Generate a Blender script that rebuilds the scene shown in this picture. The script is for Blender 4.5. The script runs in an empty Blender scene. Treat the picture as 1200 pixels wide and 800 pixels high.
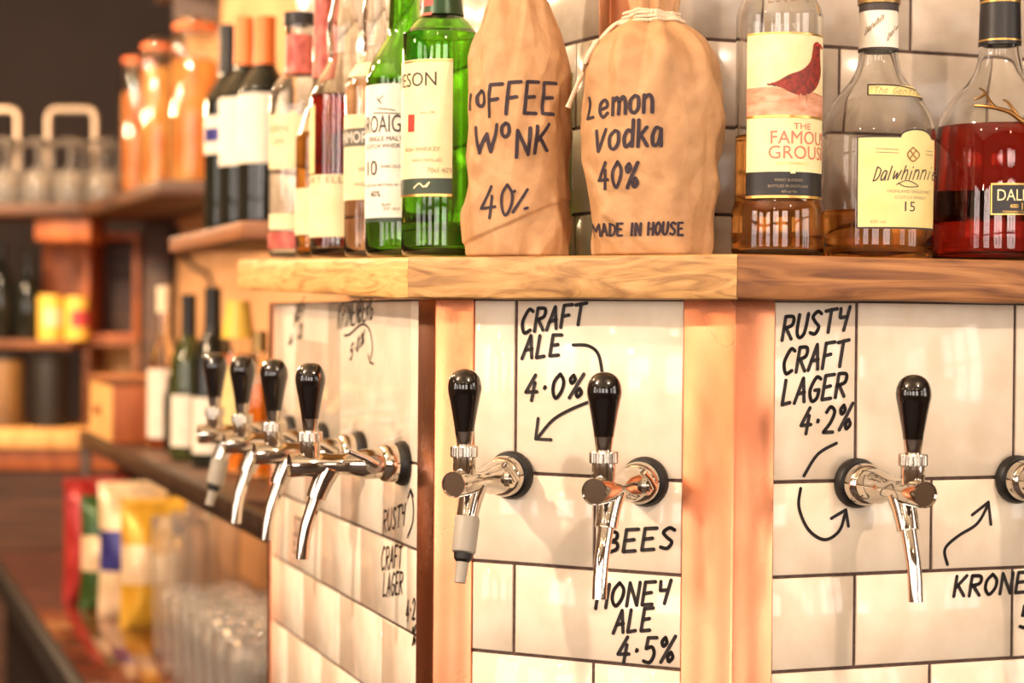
import bpy, bmesh, math, random
from mathutils import Vector, Matrix, noise

random.seed(7)
S = bpy.context.scene
COL = S.collection
PI = math.pi

# ------------------------------------------------------------------ camera
F, PITCH, ROLL, HC = 2174.67, -0.011746, -0.008525, 1.40


def ray(x, y):
    """direction (right, forward, up) of the photograph's pixel on a 1200x800 frame"""
    a, b, c = (x - 600) / F, (400 - y) / F, 1.0
    cr, sr = math.cos(ROLL), math.sin(ROLL)
    a, b = cr * a + sr * b, -sr * a + cr * b
    cp, sp = math.cos(PITCH), math.sin(PITCH)
    b, c = cp * b + sp * c, -sp * b + cp * c
    return Vector((a, c, b))


def at(x, y, Y):
    u = ray(x, y)
    u = u / u.y * Y
    return Vector((u.x, u.y, u.z + HC))


cam_d = bpy.data.cameras.new('camera')
cam = bpy.data.objects.new('camera', cam_d)
COL.objects.link(cam)
S.camera = cam
fw = ray(600, 400).normalized()
rt = (ray(601, 400) - ray(600, 400)).normalized()
up = (ray(600, 399) - ray(600, 400)).normalized()
m3 = Matrix((rt, up, -fw)).transposed()
cam.matrix_world = Matrix.Translation((0, 0, HC)) @ m3.to_4x4()
cam_d.sensor_width = 36
cam_d.lens = F / 1200 * 36
cam_d.clip_start = 0.02
cam_d.dof.use_dof = True
cam_d.dof.focus_distance = 1.52
cam_d.dof.aperture_fstop = 4.6

# ------------------------------------------------------------------ light
S.view_settings.view_transform = 'Standard'
S.view_settings.look = 'None'
S.view_settings.gamma = 1
S.view_settings.exposure = -0.5
try:
    S.view_settings.use_curve_mapping = False
except Exception:
    pass
S.cycles.use_denoising = True
S.cycles.max_bounces = 14
S.cycles.transmission_bounces = 14
S.cycles.glossy_bounces = 6
S.cycles.diffuse_bounces = 4
S.cycles.transparent_max_bounces = 16
S.cycles.sample_clamp_indirect = 6.0
S.cycles.blur_glossy = 0.5

W = bpy.data.worlds.new('world')
S.world = W
W.use_nodes = True
W.node_tree.nodes['Background'].inputs[0].default_value = (1.0, 0.86, 0.70, 1)
W.node_tree.nodes['Background'].inputs[1].default_value = 0.6

RX0, RX1, RY0, RY1, RH = -4.2, 3.2, -3.4, 7.2, 3.1
WZ0, WZ1 = 0.95, 2.6
WIN = {'front': [(-2.9, 1.25), (-0.9, 1.25), (1.1, 1.25)],     # centre along the wall, width
       'left': [(-2.3, 1.3), (-0.3, 1.3)], 'right': [(-1.9, 1.3), (0.1, 1.3)]}
WCOL = (1.0, 0.88, 0.785)


def area(name, loc, tgt, sx, sy, power, col):
    l = bpy.data.lights.new(name, 'AREA')
    l.shape = 'RECTANGLE'
    l.size, l.size_y, l.energy, l.color = sx, sy, power, col
    o = bpy.data.objects.new(name, l)
    COL.objects.link(o)
    o.location = loc
    o.rotation_euler = (Vector(tgt) - Vector(loc)).to_track_quat('-Z', 'Y').to_euler()
    return o


def point(name, loc, power, col, r):
    l = bpy.data.lights.new(name, 'POINT')
    l.energy, l.color, l.shadow_soft_size = power, col, r
    o = bpy.data.objects.new(name, l)
    COL.objects.link(o)
    o.location = loc
    return o


ZM = (WZ0 + WZ1) / 2
for side, ws in WIN.items():                                  # daylight in the windows
    for c, ww in ws:
        lc, tg = {'front': ((c, RY0 - 0.12, ZM), (c, 0, ZM)), 'left': ((RX0 - 0.12, c, ZM), (0, c, ZM)), 'right': ((RX1 + 0.12, c, ZM), (0, c, ZM))}[side]
        area('window_daylight', lc, tg, ww, WZ1 - WZ0, {'front': 95, 'left': 72, 'right': 60}[side], WCOL)
WARM = (1.0, 0.70, 0.42)
point('ceiling_spot_right', (1.05, -0.10, 2.75), 150, (1.0, 0.80, 0.635), 0.05)
point('ceiling_spot_left', (-1.75, 0.55, 2.75), 300, (1.0, 0.81, 0.635), 0.05)
for q in ((-1.35, 2.1, 2.45), (-1.5, 2.9, 2.3), (-1.65, 3.7, 2.3), (-1.8, 4.4, 2.4), (-1.75, 4.6, 1.98)):  # warm bulbs over the bar, the far ones added to brighten the glasses
    point('bar_bulb_fill', q, 58, WARM, 0.035)
for q, e in (((-0.22, 2.85, 1.08), 6), ((-0.55, 3.6, 1.08), 1.6)):
    point('under_shelf_fill', q, e, WARM, 0.02)  # unseen fill lights added under the rack to brighten glasses and wall
for q in ((-1.7, 0.7, 1.85), (-1.25, -0.4, 1.95), (-1.75, 1.5, 2.0)):
    point('low_glint_fill', q, 9, WARM, 0.03)  # unseen low lights added to put highlights on glasses and taps
point('bar_bulb_fill', (-1.32, 4.05, 2.0), 24, WARM, 0.035)  # extra unseen light added to lift the dim upturned glasses
for q in ((-0.7, -1.6, 2.7), (0.9, -2.2, 2.7), (-2.2, -0.8, 2.7)):
    point('room_bulb', q, 14, WARM, 0.04)


# ------------------------------------------------------------------ materials
def lin(c):
    c /= 255
    return c / 12.92 if c <= 0.04045 else ((c + 0.055) / 1.055) ** 2.4


def C(r, g, b):
    return (lin(r), lin(g), lin(b), 1)


def mat(name, col, rough=0.5, metal=0.0, trans=0.0, ior=1.45, coat=0.0, spec=0.5):
    m = bpy.data.materials.new(name)
    m.use_nodes = True
    p = m.node_tree.nodes['Principled BSDF']
    p.inputs['Base Color'].default_value = col
    p.inputs['Roughness'].default_value = rough
    p.inputs['Metallic'].default_value = metal
    p.inputs['Transmission Weight'].default_value = trans
    p.inputs['IOR'].default_value = ior
    p.inputs['Coat Weight'].default_value = coat
    p.inputs['Specular IOR Level'].default_value = spec
    return m


def noisy(name, c1, c2, scale=(8, 8, 8), detail=6, rough=0.5, metal=0.0, bump=0.0, bscale=None, lo=0.35, hi=0.65, coat=0.0, dist=0.0,
          r2=None, c3=None):
    """two or three tone procedural surface on object coordinates, with optional bump"""
    m = mat(name, c1, rough, metal, coat=coat)
    nt = m.node_tree
    p = nt.nodes['Principled BSDF']
    tc = nt.nodes.new('ShaderNodeTexCoord')
    mp = nt.nodes.new('ShaderNodeMapping')
    mp.inputs['Scale'].default_value = scale
    nz = nt.nodes.new('ShaderNodeTexNoise')
    nz.inputs['Scale'].default_value = 1
    nz.inputs['Detail'].default_value = detail
    nz.inputs['Distortion'].default_value = dist
    rp = nt.nodes.new('ShaderNodeValToRGB')
    e = rp.color_ramp.elements
    e[0].position, e[1].position = lo, hi
    e[0].color, e[1].color = c1, c2
    if c3:
        x = e.new((lo + hi) / 2)
        x.color = c3
    L = nt.links.new
    L(tc.outputs['Object'], mp.inputs[0])
    L(mp.outputs[0], nz.inputs['Vector'])
    L(nz.outputs['Fac'], rp.inputs[0])
    L(rp.outputs[0], p.inputs['Base Color'])
    if r2 is not None:
        mr = nt.nodes.new('ShaderNodeMapRange')
        mr.inputs['To Min'].default_value = rough
        mr.inputs['To Max'].default_value = r2
        L(nz.outputs['Fac'], mr.inputs[0])
        L(mr.outputs[0], p.inputs['Roughness'])
    if bump:
        b = nt.nodes.new('ShaderNodeBump')
        b.inputs['Strength'].default_value = bump
        b.inputs['Distance'].default_value = 0.002
        if bscale:
            n2 = nt.nodes.new('ShaderNodeTexNoise')
            n2.inputs['Scale'].default_value = bscale
            n2.inputs['Detail'].default_value = 3
            L(tc.outputs['Object'], n2.inputs['Vector'])
            L(n2.outputs['Fac'], b.inputs['Height'])
        else:
            L(nz.outputs['Fac'], b.inputs['Height'])
        L(b.outputs[0], p.inputs['Normal'])
    return m


M = {}
M['tile'] = noisy('glazed cream tile', C(224, 206, 182), C(234, 219, 198), (30, 30, 30), 5, 0.1, bump=0.05, bscale=45)
M['tile_shaded'] = noisy('glazed tile upper', C(176, 160, 142), C(194, 178, 160), (30, 30, 30), 5, 0.2, bump=0.05, bscale=45)  # cream tile darkened to put the upper wall's shade into its colour
M['grout'] = noisy('dark grout', C(70, 52, 46), C(88, 68, 60), (200, 200, 200), 3, 0.9)
M['copper'] = noisy('copper sheet', C(228, 152, 112), C(200, 122, 86), (9, 9, 5), 7, 0.2, 1.0, bump=0.05, r2=0.36, dist=0.6)
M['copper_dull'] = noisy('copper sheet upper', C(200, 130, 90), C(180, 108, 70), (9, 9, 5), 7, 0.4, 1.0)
M['ink'] = mat('black marker ink', C(32, 22, 20), 0.55)
M['bagink'] = mat('marker ink on paper', C(48, 36, 44), 0.8)
M['chrome'] = mat('polished chrome', C(205, 197, 186), 0.07, 1.0)
M['chrome_soft'] = mat('brushed chrome', C(205, 197, 184), 0.24, 1.0)
M['black_gloss'] = mat('black lacquer', C(16, 11, 9), 0.1, coat=0.6)
M['rubber'] = mat('black rubber', C(20, 17, 15), 0.45)
M['grey_plastic'] = mat('grey plastic', C(150, 142, 130), 0.45)
M['paper'] = noisy('brown kraft paper', C(170, 126, 84), C(188, 144, 100), (60, 60, 60), 6, 0.62, bump=0.12, bscale=220)
_n = M['paper'].node_tree
_v = _n.nodes.new('ShaderNodeTexVoronoi')
_v.inputs['Scale'].default_value = 1
_mp = _n.nodes.new('ShaderNodeMapping')
_mp.inputs['Scale'].default_value = (34, 34, 17)
_mp.inputs['Rotation'].default_value = (0.3, 0.4, 0.5)
_b = _n.nodes.new('ShaderNodeBump')
_b.inputs['Strength'].default_value = 0.55
_b.inputs['Distance'].default_value = 0.006
_tc = next(n for n in _n.nodes if n.type == 'TEX_COORD')
_ob = next(n for n in _n.nodes if n.type == 'BUMP' and n != _b)
_n.links.new(_tc.outputs['Object'], _mp.inputs[0])
_n.links.new(_mp.outputs[0], _v.inputs['Vector'])
_n.links.new(_v.outputs['Distance'], _b.inputs['Height'])
_n.links.new(_ob.outputs[0], _b.inputs['Normal'])
_n.links.new(_b.outputs[0], _n.nodes['Principled BSDF'].inputs['Normal'])
M['string'] = noisy('white cotton string', C(226, 204, 176), C(206, 180, 148), (600, 600, 600), 2, 0.9)
M['glass'] = mat('clear glass', (0.97, 0.97, 0.95, 1), 0.0, trans=1, ior=1.47)
M['glass_bar'] = mat('worn bar glass', (0.97, 0.95, 0.91, 1), 0.02, trans=0.93, ior=1.45)
M['glass_warm'] = mat('warm clear glass', (0.96, 0.93, 0.86, 1), 0.0, trans=1, ior=1.47)
M['glass_green'] = mat('green glass', (0.34, 0.72, 0.10, 1), 0.0, trans=1, ior=1.5)
M['glass_wine'] = mat('dark wine glass', (0.012, 0.014, 0.010, 1), 0.03, trans=0.05, ior=1.5)
M['glass_olive'] = mat('olive wine glass', (0.10, 0.12, 0.03, 1), 0.03, trans=0.6, ior=1.5)
M['whisky'] = mat('golden whisky', (0.95, 0.45, 0.08, 1), 0.0, trans=1, ior=1.36)
M['whisky_red'] = mat('red brown whisky', (0.34, 0.016, 0.008, 1), 0.0, trans=1, ior=1.36)
M['whisky_amber'] = mat('deep amber whisky', (0.92, 0.40, 0.09, 1), 0.0, trans=1, ior=1.36)
M['whisky_pale'] = mat('pale peach whisky', (0.97, 0.66, 0.42, 1), 0.0, trans=1, ior=1.36)
M['clear_liquid'] = mat('clear spirit', (0.96, 0.95, 0.93, 1), 0.0, trans=1, ior=1.36)
M['label_cream'] = noisy('cream label', C(236, 220, 174), C(228, 210, 160), (40, 40, 40), 3, 0.5)
M['label_white'] = noisy('white label', C(240, 230, 212), C(232, 220, 200), (40, 40, 40), 3, 0.5)
M['label_yellow'] = noisy('yellow label', C(230, 212, 146), C(220, 200, 130), (40, 40, 40), 3, 0.5)
M['label_pale'] = noisy('pale printed label', C(236, 226, 176), C(226, 214, 160), (30, 30, 30), 3, 0.45)
M['label_black'] = mat('black label', C(28, 24, 24), 0.4)
M['label_grey'] = mat('grey band', C(96, 88, 76), 0.5)
M['label_dkgreen'] = mat('dark green band', C(52, 66, 52), 0.45)
M['gold'] = mat('gold foil', C(214, 172, 96), 0.3, 0.9)
M['gold_dark'] = mat('antique gold', C(132, 96, 54), 0.35, 0.9)
M['red_print'] = mat('red print', C(178, 52, 38), 0.5)
M['pink_print'] = mat('pale red print', C(206, 120, 100), 0.5)
M['dark_print'] = mat('dark print', C(58, 48, 44), 0.5)
M['grey_print'] = mat('grey print', C(150, 132, 108), 0.5)
M['bird'] = noisy('red brown plumage', C(150, 46, 30), C(96, 36, 28), (260, 260, 260), 4, 0.55)
M['heath'] = noisy('heather hill print', C(226, 170, 140), C(184, 120, 84), (60, 60, 160), 5, 0.5)
M['sky_print'] = noisy('pale sky print', C(236, 222, 178), C(226, 206, 152), (50, 50, 50), 4, 0.5)
M['cap_black'] = mat('black cap', C(26, 22, 20), 0.4)
M['cap_green'] = mat('dark green foil', C(34, 62, 34), 0.35, 0.3)
M['cap_gold'] = mat('dull gold cap', C(160, 128, 78), 0.35, 0.7)
M['cap_orange'] = mat('orange foil capsule', C(240, 130, 62), 0.4)
M['cap_pink'] = noisy('mottled red capsule', C(206, 108, 92), C(158, 66, 58), (120, 120, 60), 5, 0.45)
M['cap_white'] = mat('cream capsule', C(240, 222, 190), 0.45)
M['oak'] = noisy('pale oak', C(222, 178, 112), C(176, 126, 68), (9, 9, 90), 12, 0.5, bump=0.35, dist=1.6, c3=C(212, 162, 94))
M['oak_streak'] = noisy('streaked oak', C(200, 158, 102), C(130, 92, 52), (14, 14, 70), 13, 0.5, bump=0.4, dist=2.2, lo=0.3, hi=0.68, c3=C(178, 134, 80))
M['oak_orange'] = noisy('orange oak', C(180, 126, 74), C(100, 58, 28), (7, 7, 90), 12, 0.5, bump=0.35, dist=1.6, lo=0.3, hi=0.68, c3=C(150, 98, 54))
M['wood_dark'] = noisy('dark timber', C(92, 58, 34), C(60, 36, 20), (4, 4, 40), 6, 0.5, bump=0.1)
M['wood_mid'] = noisy('brown timber', C(150, 92, 50), C(110, 64, 32), (4, 4, 40), 6, 0.5, bump=0.1)
M['wood_orange'] = noisy('orange timber', C(184, 104, 52), C(146, 74, 34), (30, 4, 6), 6, 0.5)
M['wood_ply'] = noisy('pale plywood', C(236, 184, 116), C(214, 156, 90), (40, 6, 6), 6, 0.55)
M['wood_red'] = noisy('polished red brown wood', C(104, 44, 20), C(60, 24, 12), (3, 14, 3), 7, 0.16, coat=0.5)
M['steel_dark'] = noisy('dark steel', C(70, 52, 40), C(54, 40, 32), (20, 20, 20), 4, 0.4, 0.5)
M['rail'] = mat('pale metal rail', C(166, 148, 130), 0.35, 0.4)
M['wall_dark'] = noisy('charcoal wall', C(62, 52, 50), C(56, 46, 44), (3, 3, 3), 3, 0.9)
M['wall_plaster'] = noisy('ochre plaster wall', C(206, 158, 112), C(180, 130, 86), (3, 3, 3), 5, 0.85)
M['wall_room'] = noisy('warm room wall', C(112, 92, 76), C(100, 82, 66), (2, 2, 2), 3, 0.9)
M['ceiling'] = noisy('cream ceiling', C(214, 196, 170), C(206, 188, 160), (2, 2, 2), 3, 0.9)
M['floor'] = noisy('dark floorboards', C(52, 34, 22), C(36, 22, 14), (2, 20, 2), 5, 0.5)
M['black_matt'] = mat('matt black', C(22, 17, 15), 0.6)
M['pasta'] = noisy('orange yellow preserve', C(250, 196, 96), C(236, 130, 48), (40, 40, 12), 4, 0.6)
M['orange_fill'] = noisy('orange preserve', C(240, 122, 46), C(250, 170, 80), (40, 40, 12), 4, 0.6)
M['lid_orange'] = mat('orange rubber seal', C(222, 112, 60), 0.5)
M['crisp_red'] = noisy('red foil', C(190, 62, 54), C(160, 40, 38), (20, 20, 20), 3, 0.3, 0.2)
M['crisp_green'] = noisy('green foil', C(66, 96, 44), C(50, 76, 36), (20, 20, 20), 3, 0.3, 0.2)
M['crisp_blue'] = noisy('blue foil', C(62, 60, 130), C(48, 46, 110), (20, 20, 20), 3, 0.3, 0.2)
M['crisp_yellow'] = noisy('yellow foil', C(226, 176, 60), C(206, 150, 44), (20, 20, 20), 3, 0.3, 0.2)
M['crisp_white'] = noisy('cream foil', C(244, 216, 176), C(230, 196, 150), (20, 20, 20), 3, 0.3, 0.2)
M['mug_yellow'] = mat('yellow enamel', C(240, 196, 84), 0.35)
M['mug_pink'] = mat('pink red paint', C(196, 72, 78), 0.4)
M['mug_white'] = mat('cream enamel', C(236, 214, 176), 0.35)


# ------------------------------------------------------------------ mesh helpers
class MB:
    def __init__(self):
        self.v, self.f, self.m = [], [], []

    def add(self, vs, fs, mi=0, X=None):
        o = len(self.v)
        self.v += [tuple(X @ Vector(p)) if X is not None else tuple(p) for p in vs]
        self.f += [tuple(i + o for i in q) for q in fs]
        self.m += [mi] * len(fs)
        return self

    def box(self, x0, x1, y0, y1, z0, z1, mi=0, X=None):
        vs = [(x, y, z) for z in (z0, z1) for y in (y0, y1) for x in (x0, x1)]
        return self.add(vs, [(0, 2, 3, 1), (4, 5, 7, 6), (0, 1, 5, 4), (2, 6, 7, 3), (0, 4, 6, 2), (1, 3, 7, 5)], mi, X)

    def prism(self, poly, z0, z1, mi=0, X=None):
        """poly counter-clockwise in xy; z0, z1 numbers or lists"""
        n = len(poly)
        a = z0 if isinstance(z0, (list, tuple)) else [z0] * n
        b = z1 if isinstance(z1, (list, tuple)) else [z1] * n
        vs = [(p[0], p[1], a[i]) for i, p in enumerate(poly)] + [(p[0], p[1], b[i]) for i, p in enumerate(poly)]
        fs = [tuple(range(n))[::-1], tuple(range(n, 2 * n))]
        fs += [(i, (i + 1) % n, n + (i + 1) % n, n + i) for i in range(n)]
        return self.add(vs, fs, mi, X)

    def lathe(self, prof, seg=48, mi=0, X=None, a0=0.0, a1=2 * PI):
        """prof (r, z) list; r = 0 closes on the axis"""
        full = abs(a1 - a0 - 2 * PI) < 1e-6
        n = seg if full else seg + 1
        vs, rings = [], []
        for r, z in prof:
            if r < 1e-7 and full:
                rings.append([len(vs)])
                vs.append((0, 0, z))
            else:
                rings.append(list(range(len(vs), len(vs) + n)))
                for k in range(n):
                    t = a0 + (a1 - a0) * k / seg
                    vs.append((r * math.sin(t), -r * math.cos(t), z))
        fs = []
        for A, B in zip(rings, rings[1:]):
            for k in range(seg):
                k2 = (k + 1) % n
                if len(A) == 1 and len(B) == 1:
                    continue
                if len(A) == 1:
                    fs.append((A[0], B[k2], B[k]))
                elif len(B) == 1:
                    fs.append((A[k], A[k2], B[0]))
                else:
                    fs.append((A[k], A[k2], B[k2], B[k]))
        return self.add(vs, fs, mi, X)

    def tube(self, pts, rad, seg=14, mi=0, X=None, caps=True):
        pts = [Vector(p) for p in pts]
        n = len(pts)
        rad = rad if isinstance(rad, (list, tuple)) else [rad] * n
        vs, fs = [], []
        prev = None
        for i, p in enumerate(pts):
            d = (pts[min(i + 1, n - 1)] - pts[max(i - 1, 0)]).normalized()
            if prev is None:
                u = d.orthogonal().normalized()
            else:
                u = (prev - d * prev.dot(d)).normalized()
            prev = u
            w = d.cross(u)
            for k in range(seg):
                t = 2 * PI * k / seg
                vs.append(p + (u * math.cos(t) + w * math.sin(t)) * rad[i])
        for i in range(n - 1):
            for k in range(seg):
                k2 = (k + 1) % seg
                fs.append((i * seg + k, i * seg + k2, (i + 1) * seg + k2, (i + 1) * seg + k))
        if caps:
            fs.append(tuple(range(seg))[::-1])
            fs.append(tuple(range((n - 1) * seg, n * seg)))
        return self.add(vs, fs, mi, X)

    def build(self, name, mats, parent=None, sharp=35, bevel=0, seg=2, smooth=True, recalc=False):
        me = bpy.data.meshes.new(name)
        me.from_pydata(self.v, [], self.f)
        mats = mats if isinstance(mats, (list, tuple)) else [mats]
        for x in mats:
            me.materials.append(x)
        me.polygons.foreach_set('material_index', self.m)
        me.update()
        if bevel or recalc:
            b = bmesh.new()
            b.from_mesh(me)
            if recalc:
                bmesh.ops.recalc_face_normals(b, faces=b.faces)
            if bevel:
                es = [e for e in b.edges if len(e.link_faces) == 2 and e.calc_face_angle(0) > 0.5]
                bmesh.ops.bevel(b, geom=es, offset=bevel, segments=seg, affect='EDGES', profile=0.5, clamp_overlap=True)
            b.to_mesh(me)
            b.free()
        if smooth:
            me.polygons.foreach_set('use_smooth', [True] * len(me.polygons))
            me.set_sharp_from_angle(angle=math.radians(sharp))
        o = bpy.data.objects.new(name, me)
        COL.objects.link(o)
        if parent is not None:
            o.parent = parent
        return o


def tag(o, label, cat, group=None, kind=None):
    o['label'] = label
    o['category'] = cat
    if group:
        o['group'] = group
    if kind:
        o['kind'] = kind
    return o


def empty(name, loc, rz, label, cat, group=None):
    o = bpy.data.objects.new(name, None)
    COL.objects.link(o)
    o.empty_display_size = 0.02
    o.location = loc
    o.rotation_euler = (0, 0, rz)
    return tag(o, label, cat, group)


def struct(name, mb, mats, **k):
    o = mb.build(name, mats, **k)
    o['kind'] = 'structure'
    return o


def copy_tree(o, parent=None):
    c = o.copy()
    COL.objects.link(c)
    if parent is not None:
        c.parent = parent
    for ch in list(o.children):
        copy_tree(ch, c)
    return c


def face_cam(p):
    return math.atan2(-p[0], p[1])


# ------------------------------------------------------------------ lettering
G = {
    'A': ['0,0 5,10 9,0', '2,3.6 8,4'], 'B': ['1,0 1,10', '~1,10 7,9 7,6 1,5.3', '~1,5.3 8,4.4 8.4,1.4 1,0'],
    'C': ['~9,9 5,10 1,6 1,3 4,0 9,1'], 'D': ['1,0 1,10', '~1,10 8,8 9,4 6,0.7 1,0'],
    'E': ['9,10 1,10 1,0 9,0', '1,5 7,5.3'], 'F': ['9,10 1,10 1,0', '1,5 7,5.3'],
    'G': ['~9,9 5,10 1,6 1,3 4,0 8,1 9,4', '9,4.5 5,4.5'], 'H': ['1,0 1,10', '9,0 9,10', '1,5 9,5'],
    'I': ['5,0 5,10'], 'K': ['1,0 1,10', '9,10 1,4', '3,5.5 9,0'], 'L': ['1,10 1,0 8,0.4'],
    'M': ['0,0 1,10 5,4 9,10 10,0'], 'N': ['1,0 1,10 9,0 9,10'], 'O': ['~5,10 1.2,7 1,3 4.6,0 8.6,3 9,7 5,10'],
    'P': ['1,0 1,10', '~1,10 8,9 8,6 1,5'], 'R': ['1,0 1,10', '~1,10 8,9.4 8,6 1,5', '3,5 9,0'],
    'S': ['~8.6,8.8 5,10 1.4,8 4,5.6 8,3 5.5,0.2 1,1'], 'T': ['0,9.6 10,10', '5,10 5,0'],
    'U': ['~1,10 1,3 4,0 8,2 9,10'], 'V': ['0,10 5,0 10,10'], 'W': ['0,10 2.5,0 5,7 7.5,0 10,10'],
    'X': ['0,10 9,0', '9,10 0,0'], 'Y': ['1,10 1.6,6 7.6,6', '9,10.4 6.6,0'],
    '0': ['~5,10 1.4,7 1.4,3 4.4,0 8,3 8.4,7 5,10'], '1': ['3,8 5,10 5,0'], '2': ['~1,8 4,10 8,8 6,4 1,0.4', '1,0.2 9,0'],
    '4': ['6,10 0.6,3.4 9,3.4', '6.4,7 6,0'], '5': ['8.6,10 2,10 1.6,5.8', '~1.6,5.8 6,6.4 8.4,3.6 6,0.4 1,1'],
    '%': ['9,10 2,0', '~2.6,9.6 0.8,8 2,6.2 4,7.6 2.6,9.6', '~7.8,3.8 6,2.2 7.2,0.2 9.4,1.8 7.8,3.8'],
    '.': ['4,4.6 5,5 4.4,5.2'],
    'a': ['~8,6 4,7 1,4 2,0.4 6,1 8,5', '8,6.4 8.6,0'], 'd': ['~8,5 4,6.4 1,3.4 3,0 8,2', '8.4,10 8.2,0'],
    'e': ['~1,3.4 8,4.2 6,7 2,6 1,2.6 4,0 8.6,1.4'], 'k': ['1,0 1,10', '8,7 1,3', '3,4.4 9,0'],
    'm': ['1,0 1,7', '~1,5 3.6,7 5,5 5,0', '~5,5 7.6,7 9,5 9.4,0'], 'n': ['1,0 1,7', '~1,5 5,7 8,5 8.4,0'],
    'o': ['~5,7 1,5 1.2,1.4 4.6,0 8.4,2 8,6 5,7'], 'v': ['1,8 4,0 9,8'], 'l': ['3,10 3,0'], 'i': ['4,6 4,0', '4.4,8.4 4.7,9'],
    'w': ['~1,6.4 2,0.6 5,5 6,0.6 9,6.6'], 'h': ['1,0 1.6,10', '~1,4 5,7 8,5 8,0'], 's': ['~7,6.4 3,7 3,4.4 7,2.6 4,0 1,0.8'],
    'r': ['1,0 1,7', '~1,4 4,7 8,6.4'], 't': ['4,9 4,0.6 7,0', '1,6.4 8,6.6'], 'u': ['~1,7 1.4,1.6 5,0.4 8,3', '8,7 8.4,0'],
    'c': ['~8,6 4,7 1,4 3,0 8,1'], 'g': ['~8,6 4,7 1,4 4,1 8,4', '~8,7 8,-2 3,-3 1,-1.6'],
}
WID = {'I': 0.45, '1': 0.5, '.': 0.45, 'M': 1.15, 'W': 1.2, 'm': 1.2, 'w': 1.2, 'i': 0.45, 'l': 0.45, ' ': 0.6, '%': 1.0}


def smooth_line(p, n=5):
    out = []
    for i in range(len(p) - 1):
        a, b, c, d = p[max(i - 1, 0)], p[i], p[i + 1], p[min(i + 2, len(p) - 1)]
        for k in range(n):
            t = k / n
            out.append(tuple(0.5 * (2 * b[j] + (c[j] - a[j]) * t + (2 * a[j] - 5 * b[j] + 4 * c[j] - d[j]) * t * t
                                    + (3 * b[j] - a[j] - 3 * c[j] + d[j]) * t ** 3) for j in (0, 1)))
    return out + [p[-1]]


def write(text, p0, p1, h0, h1=None, slant=0.16, jit=0.03):
    """strokes of a hand-written word: baseline from p0 to p1 (y down), cap height h0..h1"""
    h1 = h0 if h1 is None else h1
    tot = sum(WID.get(c, 0.85) + 0.2 for c in text) - 0.2
    x, out = 0.0, []
    rnd = random.Random(text + str(p0))
    for c in text:
        w = WID.get(c, 0.85)
        dy = rnd.uniform(-jit, jit)
        for s in G.get(c, []):
            cur = s[0] == '~'
            pts = [tuple(float(q) for q in a.split(',')) for a in s.lstrip('~').split()]
            if cur:
                pts = smooth_line(pts)
            line = []
            for gx, gy in pts:
                t = (x + w * gx / 10) / tot
                h = h0 + (h1 - h0) * t
                line.append((p0[0] + (p1[0] - p0[0]) * t + slant * h * gy / 10,
                             p0[1] + (p1[1] - p0[1]) * t - h * (gy / 10 + dy)))
            out.append(line)
        x += w + 0.2
    return out


def densify(l, step):
    out = [l[0]]
    for a, b in zip(l, l[1:]):
        d = math.dist(a, b)
        n = max(1, int(d / step))
        out += [(a[0] + (b[0] - a[0]) * k / n, a[1] + (b[1] - a[1]) * k / n) for k in range(1, n + 1)]
    return out


def ink(lines, fn, width, X=None, mb=None, mi=0):
    """strokes in surface units (u, v) laid on a surface fn(u, v, lift) as flat ink with round ends"""
    mb = mb or MB()
    for l in lines:
        w = width / 2
        for i, (a, b) in enumerate(zip(l, l[1:])):
            dx, dy = b[0] - a[0], b[1] - a[1]
            d = math.hypot(dx, dy)
            if d < 1e-9:
                continue
            nx, ny = -dy / d * w, dx / d * w
            q = [(a[0] + nx, a[1] + ny), (a[0] - nx, a[1] - ny), (b[0] - nx, b[1] - ny), (b[0] + nx, b[1] + ny)]
            mb.add([fn(*p, 0) for p in q], [(0, 1, 2, 3)], mi, X)
        for p in l:
            q = [(p[0] + w * math.cos(2 * PI * k / 10), p[1] + w * math.sin(2 * PI * k / 10)) for k in range(10)]
            mb.add([fn(*p2, 0) for p2 in q], [tuple(range(10))], mi, X)
    return mb


def type_mesh(text):
    """flat outline of printed type, normalised to width 1 x height 1; returns verts, faces, aspect"""
    cu = bpy.data.curves.new('type', 'FONT')
    cu.body = text
    cu.resolution_u = 3
    ob = bpy.data.objects.new('type', cu)
    COL.objects.link(ob)
    dg = bpy.context.evaluated_depsgraph_get()
    me = ob.evaluated_get(dg).to_mesh()
    vs = [(v.co.x, v.co.y) for v in me.vertices]
    fs = [tuple(p.vertices) for p in me.polygons]
    ob.evaluated_get(dg).to_mesh_clear()
    bpy.data.objects.remove(ob)
    bpy.data.curves.remove(cu)
    x0, x1 = min(v[0] for v in vs), max(v[0] for v in vs)
    y0, y1 = min(v[1] for v in vs), max(v[1] for v in vs)
    return [((v[0] - x0) / (x1 - x0), (v[1] - y0) / (y1 - y0)) for v in vs], fs, (x1 - x0) / (y1 - y0)


TYPE = {}


def printed(mb, text, fn, uc, v0, h, w=None, mi=0, bold=0):
    """printed word centred at uc with its foot at v0; w overrides the natural width"""
    if text not in TYPE:
        TYPE[text] = type_mesh(text)
    vs, fs, asp = TYPE[text]
    w = w or h * asp
    for dx in ((0,) if not bold else (-bold, 0, bold)):
        mb.add([fn(uc - w / 2 + x * w + dx, v0 + y * h, 0) for x, y in vs], fs, mi)


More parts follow.
